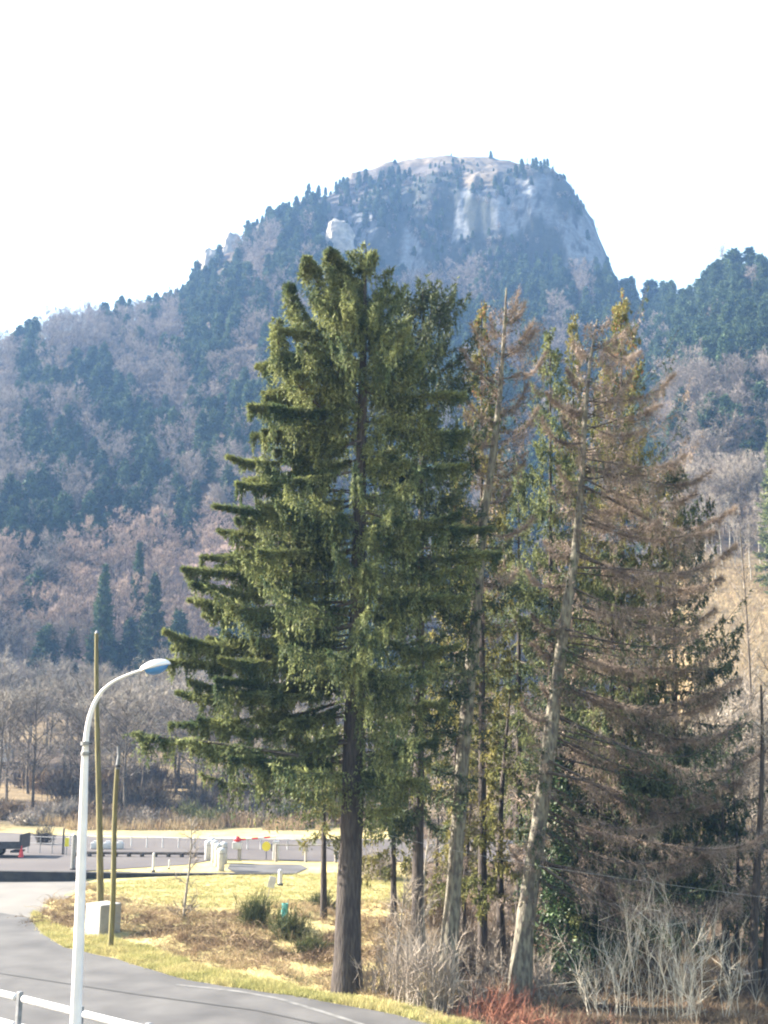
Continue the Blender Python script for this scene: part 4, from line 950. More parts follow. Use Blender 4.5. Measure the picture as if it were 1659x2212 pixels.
# grey thicket between the thick trunk and the curved trunk
for i, (px, d, H, W, st) in enumerate([(815, 33.5, 1.9, 0.55, 30), (860, 32.8, 2.5, 0.55, 34), (905, 32.2, 3.0, 0.6, 34), (950, 32, 2.4, 0.5, 28), (880, 35.5, 3.2, 0.7, 26), (1010, 33.5, 2.0, 0.6, 22), (1050, 35.5, 2.2, 0.7, 20)]):
    shrub('bare_shrub', 'grey brown leafless shrub in the thicket between the thick and the curved trunk', px, d, H, W, st, 'mtwig', 530 + i, 16, 0.016, 0.018, group='thicket shrubs between the trunks', base=-0.1, py=2100)
for i, (px, d, H, W) in enumerate([(1010, 30.6, 1.2, 0.9), (1085, 30.0, 1.5, 0.9), (1165, 29.6, 1.5, 1.0), (1245, 29.6, 1.35, 0.9), (1070, 32.5, 1.5, 0.8)]):
    shrub('red_stemmed_shrub', 'reddish stemmed leafless shrub along the bottom edge by the leaning trunk', px, d, H, W, 70, 'redtwig', 550 + i, 12, 0.016, 0.012, group='red stemmed shrubs along the bottom edge', base=-0.6, lean=0.25, curve=0.05, py=2180)
for i in range(26):
    shrub('bare_shrub', 'brown leafless undergrowth shrub in the wood behind the half dead spruces', r.uniform(900, 1720), r.uniform(37, 52), r.uniform(1.2, 2.6), r.uniform(0.7, 1.3), 60, 'bramble' if i % 2 else 'mtwig', 700 + i, 18, 0.022, 0.014, group='undergrowth shrubs behind the spruces', py=2000)
# green broom and brambles on the bank
for i, (px, d, H, W, m, lab) in enumerate([(553, 44.5, 1.7, 0.75, 'broom', 'large green broom bush left of the turquoise tube'), (625, 42.0, 1.5, 0.7, 'broom', 'olive broom bush in front of the turquoise tube'), (668, 39.5, 0.9, 0.6, 'broom', 'small low broom bush near the road verge'),
        (690, 50, 1.0, 0.7, 'broom', 'dark green bush on the grass left of the thick trunk'), (820, 60, 2.0, 1.2, 'mtwig', 'brown bare bush behind the grass right of the thick trunk')]):
    shrub('broom_bush' if m == 'broom' else 'bare_shrub', lab, px, d, H, W, 150, m, 570 + i, 14, 0.02, 0.010, py=1980)
for i, (px, d, H, W) in enumerate([(300, 46, 0.8, 0.8), (345, 43, 0.9, 0.7), (395, 43.5, 1.1, 0.9), (455, 44, 1.0, 1.0), (500, 41.5, 1.2, 0.9), (550, 40.5, 0.9, 0.8), (440, 41, 0.8, 0.8), (610, 39, 0.7, 0.7), (700, 38.6, 0.9, 0.7), (140, 46.5, 0.9, 1.3), (170, 49, 0.8, 0.9), (715, 41.5, 1.1, 0.6), (480, 47.5, 0.7, 0.9), (800, 38.5, 1.3, 0.7), (840, 44, 1.2, 0.9)]):
    shrub('bramble_bush', 'tan and brown bramble tangle on the bank above the road verge', px, d, H, W, 70, 'bramble', 590 + i, 16, 0.018, 0.009, group='bramble tangles on the bank', fan=1.6, curve=0.75, py=2000)
# shrubs beyond the car park
for i in range(30):
    px = -40 + i * 30 + r.uniform(-12, 12); d = 97 + r.uniform(-2, 4); green = (400 < px < 500) or r.random() < 0.14
    b_ = at(px, 1780, d)
    shrub('hedge_shrub', 'green shrub in the row at the far edge of the car park' if green else 'leafless brown shrub in the row at the far edge of the car park', px, d, 2.0 * r.uniform(0.6, 1.15) * (1.2 if green else 1), 1.6, 90, 'broom' if green else ('mtwig' if r.random() < 0.6 else 'bramble'), 620 + i, 12, 0.06, 0.02,
          group='green shrubs edging the car park' if green else 'bare shrubs edging the car park', py=1780, base=float(terr(b_[0], d)))
for i in range(46):
    px = r.uniform(-40, 800); d = r.uniform(102, 128); b_ = at(px, 1740, d)
    shrub('bare_shrub', 'dense leafless purplish scrub under the bare trees beyond the car park', px, d, r.uniform(2.2, 4.0), r.uniform(1.6, 2.6), 70, 'mbark' if i % 3 else 'bramble', 740 + i, 16, 0.05, 0.03, group='scrub beyond the car park', py=1740, base=float(terr(b_[0], d)))
shrub('bare_shrub', 'dark leafless bush standing alone on the car park at left', 96, 80, 1.5, 0.7, 60, 'darkwood', 660, 14, 0.03, 0.02, py=1840)

# ------------------------------------------------------------------ grass and dead vegetation
r = np.random.default_rng(800)
def scatter_poly(poly, n):
    P_ = np.array([gp(*p)[:2] for p in poly]); lo, hi = P_.min(0), P_.max(0); out = []
    tot = 0
    while tot < n:
        q = lo + (hi - lo) * r.random((n * 2, 2)); q = q[polyin(q[:, 0], q[:, 1], [tuple(p) for p in P_])]; out.append(q); tot += len(q)
        if len(q) == 0: break
    return np.concatenate(out)[:n]
def tufts(name, polys, n, hmin, hmax, w, m, label, clump=0.6, up=1.0, kb=9):
    mb = MB()
    for poly in polys:
        q = scatter_poly(poly, n); dens = fbm(q[:, 0] * 0.9, q[:, 1] * 0.9, 3, 3); q = q[dens > clump * 0.5]
        i = np.repeat(np.arange(len(q)), kb); P_ = np.stack([q[i, 0] + r.normal(0, 0.06, len(i)), q[i, 1] + r.normal(0, 0.06, len(i)), terr(q[i, 0], q[i, 1]) - 0.03], 1)
        h = (hmin + (hmax - hmin) * vnoise(q[:, 0] * 1.7, q[:, 1] * 1.7, 5))[i] * r.uniform(0.5, 1, len(i))
        mb.blades(P_, nrm(r.normal(size=(len(i), 3)) * np.array([1, 1, 0.3]) * 0.55 + np.array([0, 0, up])), h, w, r)
    o = mb.build(name, M[m]); tag(o, label, 'grass', None, 'stuff'); return o
verge = [(67, 1984), (93, 2018), (143, 2046), (250, 2069), (320, 2092), (417, 2119), (553, 2139), (722, 2166), (856, 2192), (960, 2222), (1040, 2250), (1040, 2215), (940, 2190), (800, 2160), (700, 2145), (560, 2115), (440, 2090), (330, 2050), (262, 2030), (170, 2020), (100, 1990), (75, 1970)]
tufts('verge_grass', [verge], 5200, 0.12, 0.32, 0.022, 'greengrass', 'yellow green grass verge along the far edge of the road', 0.35)
bank = [(75, 1972), (120, 1940), (180, 1925), (240, 1935), (420, 1960), (560, 1960), (720, 1950), (860, 1950), (1000, 2000), (1000, 2180), (800, 2155), (700, 2138), (560, 2108), (440, 2085), (330, 2045), (262, 2025), (170, 2015), (100, 1985)]
tufts('dead_bank_vegetation', [bank], 7500, 0.15, 0.55, 0.02, 'drygrass', 'flattened dry straw grass covering the bank', 0.75, up=0.45)
mead = [(185, 1908), (300, 1900), (490, 1888), (640, 1888), (860, 1880), (900, 1960), (720, 1960), (560, 1965), (420, 1965), (240, 1940), (180, 1928)]
tufts('meadow_grass', [mead], 9000, 0.05, 0.16, 0.03, 'greengrass', 'short yellow sunlit meadow grass between car park and bank', 0.2, up=0.8)
wood = [(1000, 2000), (1650, 2000), (1900, 2300), (1040, 2300), (1000, 2190)]
tufts('undergrowth', [wood], 7000, 0.15, 0.6, 0.02, 'bramble', 'brown dead undergrowth beneath the half dead spruces', 0.6, up=0.5)
mb = MB(); q = scatter_poly(bank, 1100); L_ = r.uniform(0.3, 1.1, len(q)); th_ = r.uniform(0, 6.28, len(q)); z0_ = terr(q[:, 0], q[:, 1]) + r.uniform(0.0, 0.25, len(q)); s6 = np.linspace(0, 1, 5)
mb.tubes(np.stack([q[:, :1] + np.cos(th_)[:, None] * L_[:, None] * s6, q[:, 1:] + np.sin(th_)[:, None] * L_[:, None] * s6, z0_[:, None] + 0.35 * np.sin(s6 * 2.8)[None] * r.random(len(q))[:, None]], -1), np.tile(0.007 * (1 - 0.5 * s6), (len(q), 1)), 3)
tag(mb.build('fallen_stalks', M['drygrass']), 'pale fallen stalks lying over the bank above the road', 'dead stalks', None, 'stuff')
# dry tall grass behind the car park
mb = MB()
n = 14000; px_ = r.uniform(-60, 760, n); dd_ = r.uniform(92, 101, n); X_ = np.array([(p - 829.5) / F * d * 1.02 for p, d in zip(px_, dd_)]); keep_ = fbm(X_ / 4, dd_ / 4, 71, 3) > 0.42
X_, dd_ = X_[keep_], dd_[keep_]; mb.blades(np.stack([X_, dd_, terr(X_, dd_) - 0.05], 1), nrm(r.normal(size=(len(X_), 3)) * 0.35 + np.array([0, 0, 1])), r.uniform(0.4, 1.3, len(X_)), 0.06, r)
tag(mb.build('tall_dry_grass', M['drygrass']), 'tall straw coloured grass at the far edge of the car park', 'grass', None, 'stuff')
# dry grass on the right slope
mb = MB(); n = 26000; u_ = r.uniform(upx(1420, 1400), upx(1740, 1400), n); y_ = r.uniform(98, 160, n); X_ = u_ * y_
mb.blades(np.stack([X_, y_, terr(X_, y_) - 0.05], 1), nrm(r.normal(size=(n, 3)) * 0.5 + np.array([0, 0, 0.8])), r.uniform(0.25, 0.8, n), 0.06, r)
tag(mb.build('slope_dry_grass', M['drygrass']), 'dry straw grass on the sunlit slope at the right', 'grass', None, 'stuff')

# ------------------------------------------------------------------ street lamp
ldist = 18.0
lp = [(158, 2330), (164, 2200), (170, 2050), (175, 1900), (180, 1750), (184, 1625), (187, 1585), (193, 1550), (204, 1518), (222, 1490), (248, 1470), (280, 1456), (318, 1444)]
P_ = np.array([at(x, y, ldist) for x, y in lp]); bt = P_[0] + (P_[0] - P_[1]) / (P_[1][2] - P_[0][2]) * (P_[0][2]); bt[2] = 0
P_ = np.vstack([bt[None], P_]); base = P_[0].copy()
lamp = empty('street_lamp', base); tag(lamp, 'tall white street lamp with a curved arm, in front of the road at left', 'street lamp')
w = 0.80 * np.array([34, 29, 28, 27, 24.5, 22, 18, 16.5, 15, 13, 11, 9, 8.5, 8]) / 2 * ldist / F
Q = P_ - base; s = np.linspace(0, len(Q) - 1, 90); Qs = np.stack([np.interp(s, np.arange(len(Q)), Q[:, k]) for k in range(3)], 1)
for _ in range(6): Qs[1:-1] = (Qs[:-2] + 2 * Qs[1:-1] + Qs[2:]) / 4
ws = np.interp(s, np.arange(len(Q)), w)
kn = np.argmin(np.abs(Qs[:, 2] - at(184, 1618, ldist)[2]))
low = MB(); low.tubes(Qs[:kn + 1], ws[:kn + 1], 18, cap=True); low.build('pole', M['lampw'], lamp, smooth=True)
arm = MB(); arm.tubes(Qs[kn:], ws[kn:] * 0.9, 16, cap=True); arm.build('arm', M['lampw'], lamp, smooth=True)
for yy in (1606, 1628):
    c = at(185, yy, ldist) - base; cb = MB(); cb.tubes(np.array([c - [0, 0, 0.03], c + [0, 0, 0.03]]), np.array([0.078, 0.078]), 16, cap=True); cl = cb.build('collar', M['metal'], lamp)
    sc_ = MB(); sc_.tubes(np.array([c + [0.06, -0.03, 0], c + [0.12, -0.05, 0]]), np.array([0.012, 0.012]), 6, cap=True); sc_.build('screw', M['dark'], cl)
# head: shell lofted along its axis
h0 = at(306, 1449, ldist) - base; h1 = at(369, 1433, ldist) - base; ax = nrm(h1 - h0); Lh = np.linalg.norm(h1 - h0); upv = nrm(np.cross(np.array([0, -1., 0]), ax)); 
if upv[2] < 0: upv = -upv
sv = np.array([0, 1., 0]); n, k = 14, 20; sh = MB(); gl = MB()
tt = np.linspace(0, 1, n); wd = 0.10 + 0.10 * np.sin(np.clip(tt * 1.15, 0, 1) * math.pi) ** 0.6; ht = 0.035 + 0.085 * np.sin(np.clip(tt * 0.95 + .05, 0, 1) * math.pi) ** 0.7
wd[-1] *= 0.35; ht[-1] *= 0.3
ang = np.linspace(0, math.pi, k); V = np.array([[h0 + ax * Lh * t + sv * w_ * math.cos(a) + upv * (h_ * math.sin(a)) for a in ang] for t, w_, h_ in zip(tt, wd, ht)])
V2 = np.array([[h0 + ax * Lh * t + sv * (w_ * 0.93) * math.cos(a) + upv * (h_ * 0.93 * math.sin(a) - 0.012) for a in ang] for t, w_, h_ in zip(tt, wd, ht)])
ii = np.arange(n * k).reshape(n, k); f = np.stack([ii[:-1, :-1], ii[:-1, 1:], ii[1:, 1:], ii[1:, :-1]], -1).reshape(-1, 4)
sh.add(V, f); sh.add(V2, f[:, ::-1])
head = sh.build('lamp_head', M['lampw'], lamp, smooth=True)
Vg = np.array([[h0 + ax * Lh * (0.16 + 0.83 * t) + sv * (np.interp(0.16 + 0.83 * t, tt, wd) * 0.9) * math.cos(a) - upv * (0.125 * math.sin(a) * math.sin(min(1, 0.12 + t) * math.pi) ** 0.5) for a in ang] for t in tt[:-1]] + [[h0 + ax * Lh * 0.99 + sv * 0.02 * math.cos(a) - upv * 0.004 * math.sin(a) for a in ang]])
gl.add(Vg, f); gl.build('diffuser', M['glass'], lamp, smooth=True)
cl = MB(); c0 = at(315, 1452, ldist) - base; cl.tubes(np.array([c0, c0 - upv * 0.07 + ax * 0.01]), np.array([0.022, 0.016]), 8, cap=True); cl.build('latch', M['lampw'], lamp)

# ------------------------------------------------------------------ wooden poles and concrete block
def pole(px0, py0, d, px1, py1, w0, w1, label, cap=None):
    b = at(px0, py0, d); b[2] = 0; t = at(px1, py1, d) - b
    o = empty('utility_pole', b); tag(o, label, 'pole')
    s = np.linspace(0, 1, 16); mb = MB(); pth = np.stack([t[0] * s + 0.03 * np.sin(s * 6), t[1] * s, -0.3 + (t[2] + 0.3) * s], 1)
    mb.tubes(pth, (w0 + (w1 - w0) * s) / 2 * d / F, 14, cap=True); mb.build('shaft', M['pole'], o, smooth=False)
    return o, b, t
p1, _, tt1 = pole(217, 2000, 45.5, 209, 1368, 15, 8, 'taller wooden pole rising behind the concrete block')
tip = MB(); tip.tubes(np.stack([tt1, tt1 + [0, 0, 0.12]]), np.array([0.078, 0.02]), 10, cap=True); tip.build('pole_cap', M['metal'], p1)
p2, b2_, tt = pole(238, 2045, 40.7, 254, 1655, 12, 9, 'shorter wooden pole leaning in front of the concrete block')
ext = MB(); ext.tubes(np.stack([tt - [0, 0, 0.1], tt + [0.03, 0, 0.35], at(255.5, 1612, 40.7) - b2_]), np.array([0.085, 0.06, 0.05]), 10, cap=True); ext.build('steel_top', M['metal'], p2)
rg2 = MB(); rg2.tubes(np.stack([tt - [0, 0, 0.04], tt + [0, 0, 0.04]]), np.array([0.10, 0.10]), 12, cap=True); rg2.build('clamp_ring', M['dark'], p2)
bk = at(222, 2000, 43.6); bk[2] = 0
cb = MB(); cb.box((0, 0, 0.46), (0.46, 0.48, 0.60)); ob = cb.build('concrete_block', M['conc'], loc=bk, bevel=0.03); ob.rotation_euler = (0, 0, R(48)); tag(ob, 'pale concrete block at the foot of the two wooden poles', 'concrete block')

# ------------------------------------------------------------------ railing in the foreground
A_ = at(0, 2134, 27.8); B_ = at(310, 2211, 24.5)
dirv = B_ - A_; dirv[2] = 0; Lr = np.linalg.norm(dirv); dirv /= Lr
def on_rail(px):
    lo_, hi_ = -1.5, 2.5
    for _ in range(40):
        m_ = (lo_ + hi_) / 2; q = A_ + dirv * Lr * m_
        if proj(q[0], q[1], 1.3)[0] < px: lo_ = m_
        else: hi_ = m_
    return A_ + dirv * Lr * m_
rail = empty('road_railing', (A_[0], A_[1], 0)); tag(rail, 'pale two bar railing along the near side of the road at bottom left', 'railing')
O = np.array([A_[0], A_[1], 0]); pc = [on_rail(p) - A_ for p in (43, 174)]; step_ = pc[1] - pc[0]
for k in range(-3, 4):
    c = pc[0] + step_ * k; mb = MB(); mb.box((c[0], c[1], 0.66), (0.055, 0.055, 0.68), math.atan2(dirv[1], dirv[0])); mb.build('post', M['metal'], rail, bevel=0.01)
    for z, hh in ((1.20, 0.08), (0.60, 0.075)):
        a0 = c + step_ * 0.05; a1 = c + step_ * 0.95; mb = MB()
        mb.tubes(np.array([[a0[0], a0[1], z - 0.015], [a0[0] + step_[0] * 0.02, a0[1] + step_[1] * 0.02, z], [a1[0] - step_[0] * 0.02, a1[1] - step_[1] * 0.02, z], [a1[0], a1[1], z - 0.015]]), np.array([hh * 0.55, hh, hh, hh * 0.55]), 12, cap=True)
        mb.build('rail', M['white'], rail, smooth=False)

# ------------------------------------------------------------------ things round the car park
def box_thing(name, label, cat, loc, parts, rz=0, group=None):
    t = empty(name, loc, rz); tag(t, label, cat, group)
    for nm, c, h, m in parts: mb = MB(); mb.box(c, h); mb.build(nm, M[m], t, bevel=min(h) * 0.2)
    return t
# white round-topped bollards in a receding row
bol = None
for i, (px, py, hpx) in enumerate([(477, 1881, 46), (470, 1871, 46), (463, 1863, 45), (457, 1856, 44), (483, 1866, 44), (449, 1858, 40)]):
    g = gp(px, py); H = hpx * g[1] / F
    lab = ['white round topped bollard standing nearest on the grass', 'white bollard second from the front of the cluster', 'white bollard in the middle of the cluster', 'white bollard towards the back of the cluster', 'white bollard at the right side of the cluster', 'white bollard farthest back and left in the cluster'][i]
    if bol is None:
        mb = MB(); hs = np.array([0, 0.02, 0.75, 0.86, 0.94, 0.985, 1.0]) * 1.3; mb.tubes(np.stack([hs * 0, hs * 0, hs], 1), np.array([0.17, 0.20, 0.20, 0.225, 0.20, 0.12, 0.01]), 14)
        bol = empty('bollard', g); shb = mb.build('post', M['white'], bol, smooth=True); cb = MB(); cb.tubes(np.array([[0, 0, 0.95], [0, 0, 1.0]]), np.array([0.215, 0.215]), 14); cb.build('collar', M['conc'], bol)
        t = bol; bol.scale = (1, 1, H / 1.3)
    else:
        t = copy_tree(bol, g); t.scale = (1, 1, H / 1.3)
    tag(t, lab, 'bollard', 'white bollards by the driveway')
# barrier
g0 = gp(517, 1858); g1 = gp(596, 1858); bar = empty('barrier_gate', g0); tag(bar, 'red and white boom barrier across the car park entrance', 'barrier')
dv = g1 - g0; Lb = np.linalg.norm(dv); dv = dv / Lb; rzb = math.atan2(dv[1], dv[0])
mb = MB(); mb.box((0, 0, 0.5), (0.10, 0.10, 0.52)); mb.build('post', M['wood'], bar)
mb = MB(); mb.box((-0.15, -0.02, 0.85), (0.27, 0.2, 0.2)); mb.build('counterweight', M['white'], bar, bevel=0.03)
mb = MB(); mb.tubes(np.array([[-0.15, 0, 1.08], [-0.15, 0, 1.22], [-0.15, 0, 1.38]]), np.array([0.2, 0.22, 0.1]), 12, cap=True); mb.build('warning_light', M['red'], bar)
for k in range(6):
    a0 = dv * Lb * k / 6; a1 = dv * Lb * (k + 1) / 6; mb = MB(); mb.tubes(np.array([[a0[0], a0[1], 1.18 + 0.03 * k], [a1[0], a1[1], 1.18 + 0.03 * (k + 1)]]), np.array([0.055, 0.055]), 8, cap=True); mb.build('boom_segment', M['red' if k % 2 == 0 else 'white'], bar)
mb = MB(); mb.box((dv[0] * Lb, dv[1] * Lb, 0.55), (0.2, 0.14, 0.56)); mb.build('end_post', M['white'], bar, bevel=0.05)
sg = gp(575, 1856); sp = empty('round_sign', sg); tag(sp, 'round yellow sign hanging below the red and white boom', 'sign')
mb = MB(); mb.tubes(np.array([[0, 0, -0.05], [0, 0, 0.5]]), np.array([0.03, 0.03]), 6); mb.build('stake', M['dark'], sp)
mb = MB(); mb.tubes(np.array([[0, -0.05, 0.75], [0, -0.08, 0.75]]), np.array([0.27, 0.27]), 24, cap=True); mb.build('plate', M['yellow'], sp)
box_thing('dark_cabinet', 'small black box beside the yellow round sign', 'box', gp(590, 1857), [('body', (0, 0, 0.72), (0.13, 0.1, 0.22), 'dark'), ('stand', (0, 0, 0.25), (0.03, 0.03, 0.27), 'metal')])
# low pale fences
def fence(label, pts, h, npost, m='wood', rails=(1.0,), rw=0.035, name='rail_fence'):
    G = [gp(*p) for p in pts]; t = empty(name, G[0]); tag(t, label, 'fence')
    for a0, a1 in zip(G[:-1], G[1:]):
        for f_ in rails:
            mb = MB(); p_ = np.array([a0 - G[0] + [0, 0, h * f_], a1 - G[0] + [0, 0, h * f_]]); mb.tubes(p_, np.array([rw, rw]), 6, cap=True); mb.build('rail', M[m], t)
        for k in range(npost + 1):
            c = a0 + (a1 - a0) * k / npost - G[0]; mb = MB(); mb.tubes(np.array([c - [0, 0, 0.1], c + [0, 0, h * 1.05]]), np.array([rw * 1.5, rw * 1.4]), 8, cap=True); mb.build('post', M[m], t)
fence('pale rail fence running from the boom barrier towards the thick trunk', [(596, 1861), (725, 1862)], 0.95, 2, rw=0.05)
fence('long low white rail along the far edge of the car park', [(150, 1826), (420, 1833), (650, 1836)], 0.65, 8, 'white', rw=0.035)
fence('low dark beam barrier across the middle of the car park', [(165, 1850), (450, 1852)], 0.22, 10, 'darkwood', rw=0.09, name='beam_barrier')
fence('low grey rails at the left side of the car park', [(60, 1842), (165, 1846)], 1.0, 4, 'metal', (1.0, 0.6), rw=0.02)
for i, (px, py, h, m, w_) in enumerate([(157, 1879, 1.9, 'metal', 0.12), (331, 1883, 1.0, 'white', 0.07), (135, 1846, 1.6, 'dark', 0.06), (605, 1912, 0.75, 'white', 0.11), (365, 1877, 0.5, 'white', 0.04)]):
    lab = ['tall pale blue grey post beside the street lamp at the car park edge', 'thin white post on the car park edge left of the bollards', 'thin dark post standing behind the lamp pole', 'white marker post on the grass above the turquoise tube', 'short thin white stake left of the bollards'][i]
    t = empty('post', gp(px, py)); tag(t, lab, 'post'); mb = MB(); mb.tubes(np.array([[0, 0, -0.1], [0, 0, h - 0.06], [0, 0, h]]), np.array([w_, w_, w_ * 0.5]), 10, cap=True); mb.build('shaft', M[m], t)
    mb = MB(); mb.tubes(np.array([[0, 0, -0.05], [0, 0, 0.08]]), np.array([w_ * 1.5, w_ * 1.3]), 10, cap=True); mb.build('foot', M['stone'], t)
box_thing('small_yellow_sign', 'small yellow panel beside the thin dark post', 'sign', gp(143, 1848), [('panel', (0, 0, 0.8), (0.13, 0.02, 0.26), 'yellow'), ('stake', (0, 0.03, 0.35), (0.02, 0.02, 0.38), 'metal')])
for i, px in enumerate((205, 232, 258)):
    t = box_thing('white_block', ['small white block left of the two poles on the car park', 'small white block between the two poles on the car park', 'small white block right of the two poles on the car park'][i], 'block', gp(px, 1834), [('body', (0, 0, 0.22), (0.26, 0.18, 0.2), 'white'), ('top_hump', (0.02, 0, 0.46), (0.14, 0.12, 0.06), 'white')], group='white blocks on the car park')
t = empty('tilted_sign', gp(578, 1942)); tag(t, 'small white tilted sign above the green broom bush', 'sign')
mb = MB(); mb.box((0, 0, 0.75), (0.16, 0.02, 0.24)); o = mb.build('panel', M['white'], t, bevel=0.01); o.rotation_euler = (0, R(14), 0)
mb = MB(); mb.tubes(np.array([[-0.03, 0.03, -0.1], [0.15, 0.03, 0.8]]), np.array([0.02, 0.02]), 6); mb.build('stake', M['wood'], t)
g = gp(613, 2012); t = empty('tree_guard_tube', g); tag(t, 'turquoise plastic tube standing among the broom bushes', 'tree guard')
mb = MB(); ring = np.linspace(0.05, 1.0, 6); mb.tubes(np.stack([0.02 * ring, 0 * ring, ring], 1), np.full(6, 0.115), 16); mb.build('tube', M['turq'], t, smooth=True)
mb = MB(); mb.tubes(np.array([[0.14, 0.03, -0.1], [0.15, 0.03, 1.15]]), np.array([0.02, 0.018]), 6, cap=True); mb.build('stake', M['wood'], t)
# low kerb wall at the car park's near edge, shade painted as dark stone
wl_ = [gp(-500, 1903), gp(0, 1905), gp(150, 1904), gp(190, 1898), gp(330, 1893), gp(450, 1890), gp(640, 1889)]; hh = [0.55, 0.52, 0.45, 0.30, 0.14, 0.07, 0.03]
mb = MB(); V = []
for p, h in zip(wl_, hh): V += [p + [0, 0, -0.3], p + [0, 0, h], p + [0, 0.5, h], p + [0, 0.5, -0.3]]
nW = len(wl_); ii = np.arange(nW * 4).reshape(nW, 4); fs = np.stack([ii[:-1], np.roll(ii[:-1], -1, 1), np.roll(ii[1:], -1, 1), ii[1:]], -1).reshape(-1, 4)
mb.add(np.array(V), fs); o = mb.build('shaded_low_wall', M['stone']); tag(o, 'low stone wall with its shade put into a dark colour, between the side road and the car park', 'wall')
# dark trailer end, cone
g = gp(-40, 1850); t = empty('trailer', g); tag(t, 'low dark flatbed trailer cut by the left edge of the car park', 'trailer')
for nm, c, h, m in (('bed', (0, 0, 0.62), (2.6, 0.9, 0.10), 'dark'), ('side_board', (0, -0.88, 0.82), (2.6, 0.03, 0.14), 'dark'), ('end_board', (2.62, 0, 0.95), (0.06, 0.9, 0.42), 'dark'), ('rear_bumper', (2.3, -0.3, 0.35), (0.3, 0.5, 0.06), 'dark')):
    mb = MB(); mb.box(c, h); mb.build(nm, M[m], t, bevel=0.02)
for x_ in (-0.9, 0.9):
    for y_ in (-0.8, 0.8):
        mb = MB(); mb.tubes(np.array([[x_, y_ - 0.1, 0.3], [x_, y_ + 0.1, 0.3]]), np.array([0.3, 0.3]), 20, cap=True); wv = mb.build('wheel', M['rubber'], t)
        mb = MB(); mb.tubes(np.array([[x_, y_ - 0.115, 0.3], [x_, y_ + 0.115, 0.3]]), np.array([0.16, 0.16]), 16, cap=True); mb.build('rim', M['metal'], wv)
t = empty('traffic_cone', gp(45, 1853)); tag(t, 'small red traffic cone beside the dark trailer end', 'cone')
mb = MB(); mb.tubes(np.array([[0, 0, 0.03], [0, 0, 0.3], [0, 0, 0.48], [0, 0, 0.72]]), np.array([0.17, 0.11, 0.07, 0.025]), 14, cap=True); mb.build('body', M['red'], t)
mb = MB(); mb.box((0, 0, 0.02), (0.2, 0.2, 0.02)); mb.build('base', M['dark'], t)
# caravan at left edge
b_, _ = on_terr(4, 1600, 140); t = empty('caravan', b_, R(10)); tag(t, 'white round topped caravan at the left edge beyond the bare trees', 'caravan')
prof = [(-1.1, 0.45), (-1.15, 1.2), (-1.0, 2.1), (-0.6, 2.55), (0.6, 2.55), (1.0, 2.1), (1.15, 1.2), (1.1, 0.45)]
mb = MB(); V = []; 
for y_, s_ in ((-1.9, 0.96), (-1.7, 1), (1.7, 1), (1.9, 0.96)): V += [(x_ * s_, y_, 0.45 + (z_ - 0.45) * s_) for x_, z_ in prof]
ii = np.arange(32).reshape(4, 8); mb.add(np.array(V), np.stack([ii[:-1], np.roll(ii[:-1], -1, 1), np.roll(ii[1:], -1, 1), ii[1:]], -1).reshape(-1, 4))
for e_ in (0, 3): mb.f4.append(np.array([[ii[e_, 0], ii[e_, 1], ii[e_, 6], ii[e_, 7]], [ii[e_, 1], ii[e_, 2], ii[e_, 5], ii[e_, 6]], [ii[e_, 2], ii[e_, 3], ii[e_, 4], ii[e_, 5]]]))
mb.build('body', M['white'], t)
mb = MB(); mb.box((0, -1.91, 1.6), (0.6, 0.02, 0.3)); mb.build('window', M['carglass'], t)
for x_ in (-1.0, 1.0): mb = MB(); mb.tubes(np.array([[x_ - 0.1, 0, 0.32], [x_ + 0.1, 0, 0.32]]), np.array([0.32, 0.32]), 16, cap=True); mb.build('wheel', M['rubber'], t)
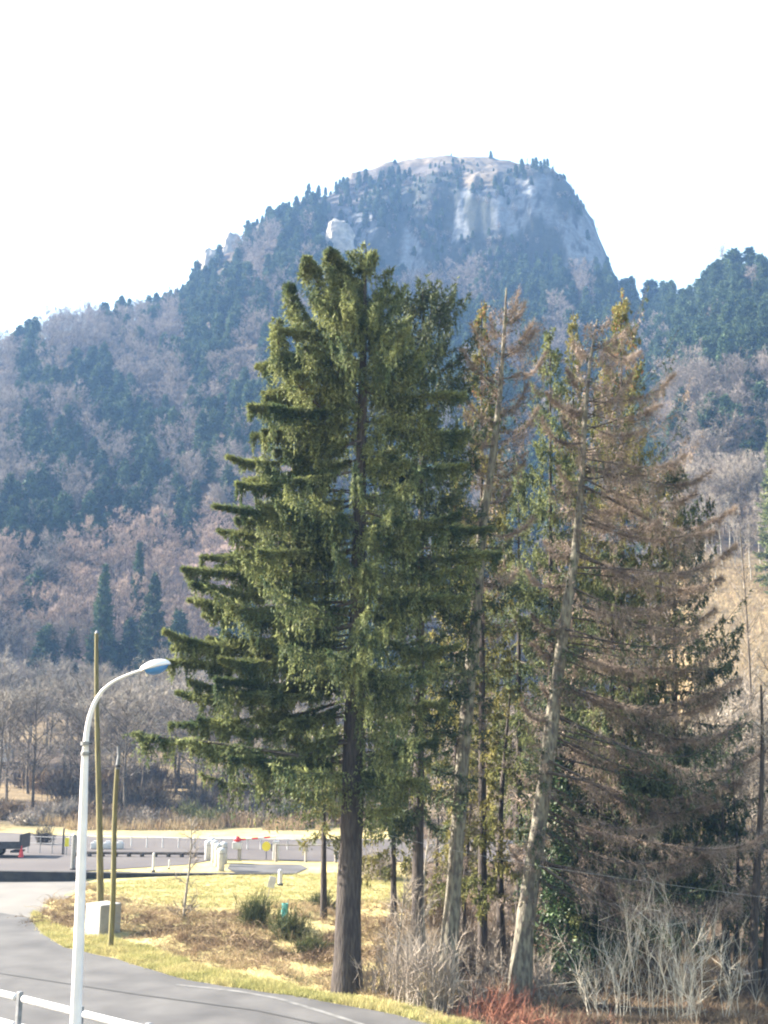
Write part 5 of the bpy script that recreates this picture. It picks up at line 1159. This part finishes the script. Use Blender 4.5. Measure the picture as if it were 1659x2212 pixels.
# white car on the dry slope
b_, _ = on_terr(1616, 1535, 107); b_[2] += 0.1; t = empty('parked_car', b_, R(4)); tag(t, 'white parked car low on the dry grass slope at right', 'car')
def loft_car(t):
    xs = [-2.05, -1.95, -1.3, -0.7, 0.3, 0.95, 1.8, 2.05]; hb = [0.55, 0.85, 0.92, 0.95, 0.95, 0.92, 0.78, 0.5]
    mb = MB(); V = []
    for x_, h_ in zip(xs, hb): V += [(x_, -0.85, 0.28), (x_, -0.86, h_ * 0.75), (x_, -0.76, h_), (x_, 0.76, h_), (x_, 0.86, h_ * 0.75), (x_, 0.85, 0.28)]
    n = len(xs); ii = np.arange(n * 6).reshape(n, 6); mb.add(np.array(V), np.stack([ii[:-1], np.roll(ii[:-1], -1, 1), np.roll(ii[1:], -1, 1), ii[1:]], -1).reshape(-1, 4))
    for e_ in (0, n - 1): mb.f4.append(np.array([[ii[e_, 0], ii[e_, 1], ii[e_, 4], ii[e_, 5]], [ii[e_, 1], ii[e_, 2], ii[e_, 3], ii[e_, 4]]]))
    mb.build('body', M['white'], t, bevel=0.03)
    mb = MB(); xs = [-1.75, -1.2, 0.15, 0.95]; hb = [0.93, 1.36, 1.38, 0.94]; V = []
    for x_, h_ in zip(xs, hb): w_ = 0.76 - (h_ - 0.93) * 0.35; V += [(x_, -0.76, 0.90), (x_, -w_, h_), (x_, w_, h_), (x_, 0.76, 0.90)]
    ii = np.arange(16).reshape(4, 4); mb.add(np.array(V), np.stack([ii[:-1], np.roll(ii[:-1], -1, 1), np.roll(ii[1:], -1, 1), ii[1:]], -1).reshape(-1, 4)); mb.build('windows', M['carglass'], t)
    mb = MB(); mb.box((-0.52, 0, 1.385), (0.72, 0.6, 0.02)); mb.build('roof', M['white'], t, bevel=0.01)
    for x_ in (-1.3, 1.3):
        for y_ in (-0.78, 0.78):
            mb = MB(); mb.tubes(np.array([[x_, y_ - 0.09, 0.3], [x_, y_ + 0.09, 0.3]]), np.array([0.3, 0.3]), 20, cap=True); wv = mb.build('wheel', M['rubber'], t)
            mb = MB(); mb.tubes(np.array([[x_, y_ - 0.1, 0.3], [x_, y_ + 0.1, 0.3]]), np.array([0.18, 0.18]), 12, cap=True); mb.build('rim', M['metal'], wv)
loft_car(t)
# overhead wire from the thick trunk to the right
P_ = np.array([at(783, 1791, 33.6), at(975, 1836, 33.2), at(1170, 1872, 33), at(1400, 1905, 33), at(1700, 1945, 33)]); s = np.linspace(0, 4, 30)
mb = MB(); mb.tubes(np.stack([np.interp(s, range(5), P_[:, k]) for k in range(3)], 1), np.full(30, 0.0035), 5); tag(mb.build('overhead_wire', M['wire']), 'thin wire strung from the thick trunk across to the right', 'wire')
# trees outside the frame at left, which shade the side road
for i, (x_, y_) in enumerate(((-33, 47.5), )):
    o = bpy.data.objects.new('conifer_tree', MC[1]); col.objects.link(o); o.location = (x_, y_, 0); o.scale = (0.6, 0.6, 0.6); tag(o, 'small roadside conifer beyond the left edge', 'tree')

# ------------------------------------------------------------------ haze
hm = bpy.data.materials.new('haze'); hm.use_nodes = True; hn = hm.node_tree
for n_ in list(hn.nodes):
    if n_.type == 'BSDF_PRINCIPLED': hn.nodes.remove(n_)
pv = hn.nodes.new('ShaderNodeVolumePrincipled'); pv.inputs['Color'].default_value = (0.28, 0.52, 1.0, 1); pv.inputs['Density'].default_value = 0.00026; pv.inputs['Anisotropy'].default_value = 0.1
hn.links.new(pv.outputs[0], hn.nodes['Material Output'].inputs['Volume'])
zmin = float(ZZ.min()) - 1; zmax = 345.0
print('zrange', zmin, ZZ.max(), 'x', XX.min(), XX.max())
mb = MB(); ex = max(abs(XX.min()), XX.max()) + 5
mb.box((0, 1230, (zmin + zmax) / 2), (ex, 1325, (zmax - zmin) / 2)); o = mb.build('haze', hm); tag(o, 'thin bluish air haze over the valley', None, None, 'stuff')
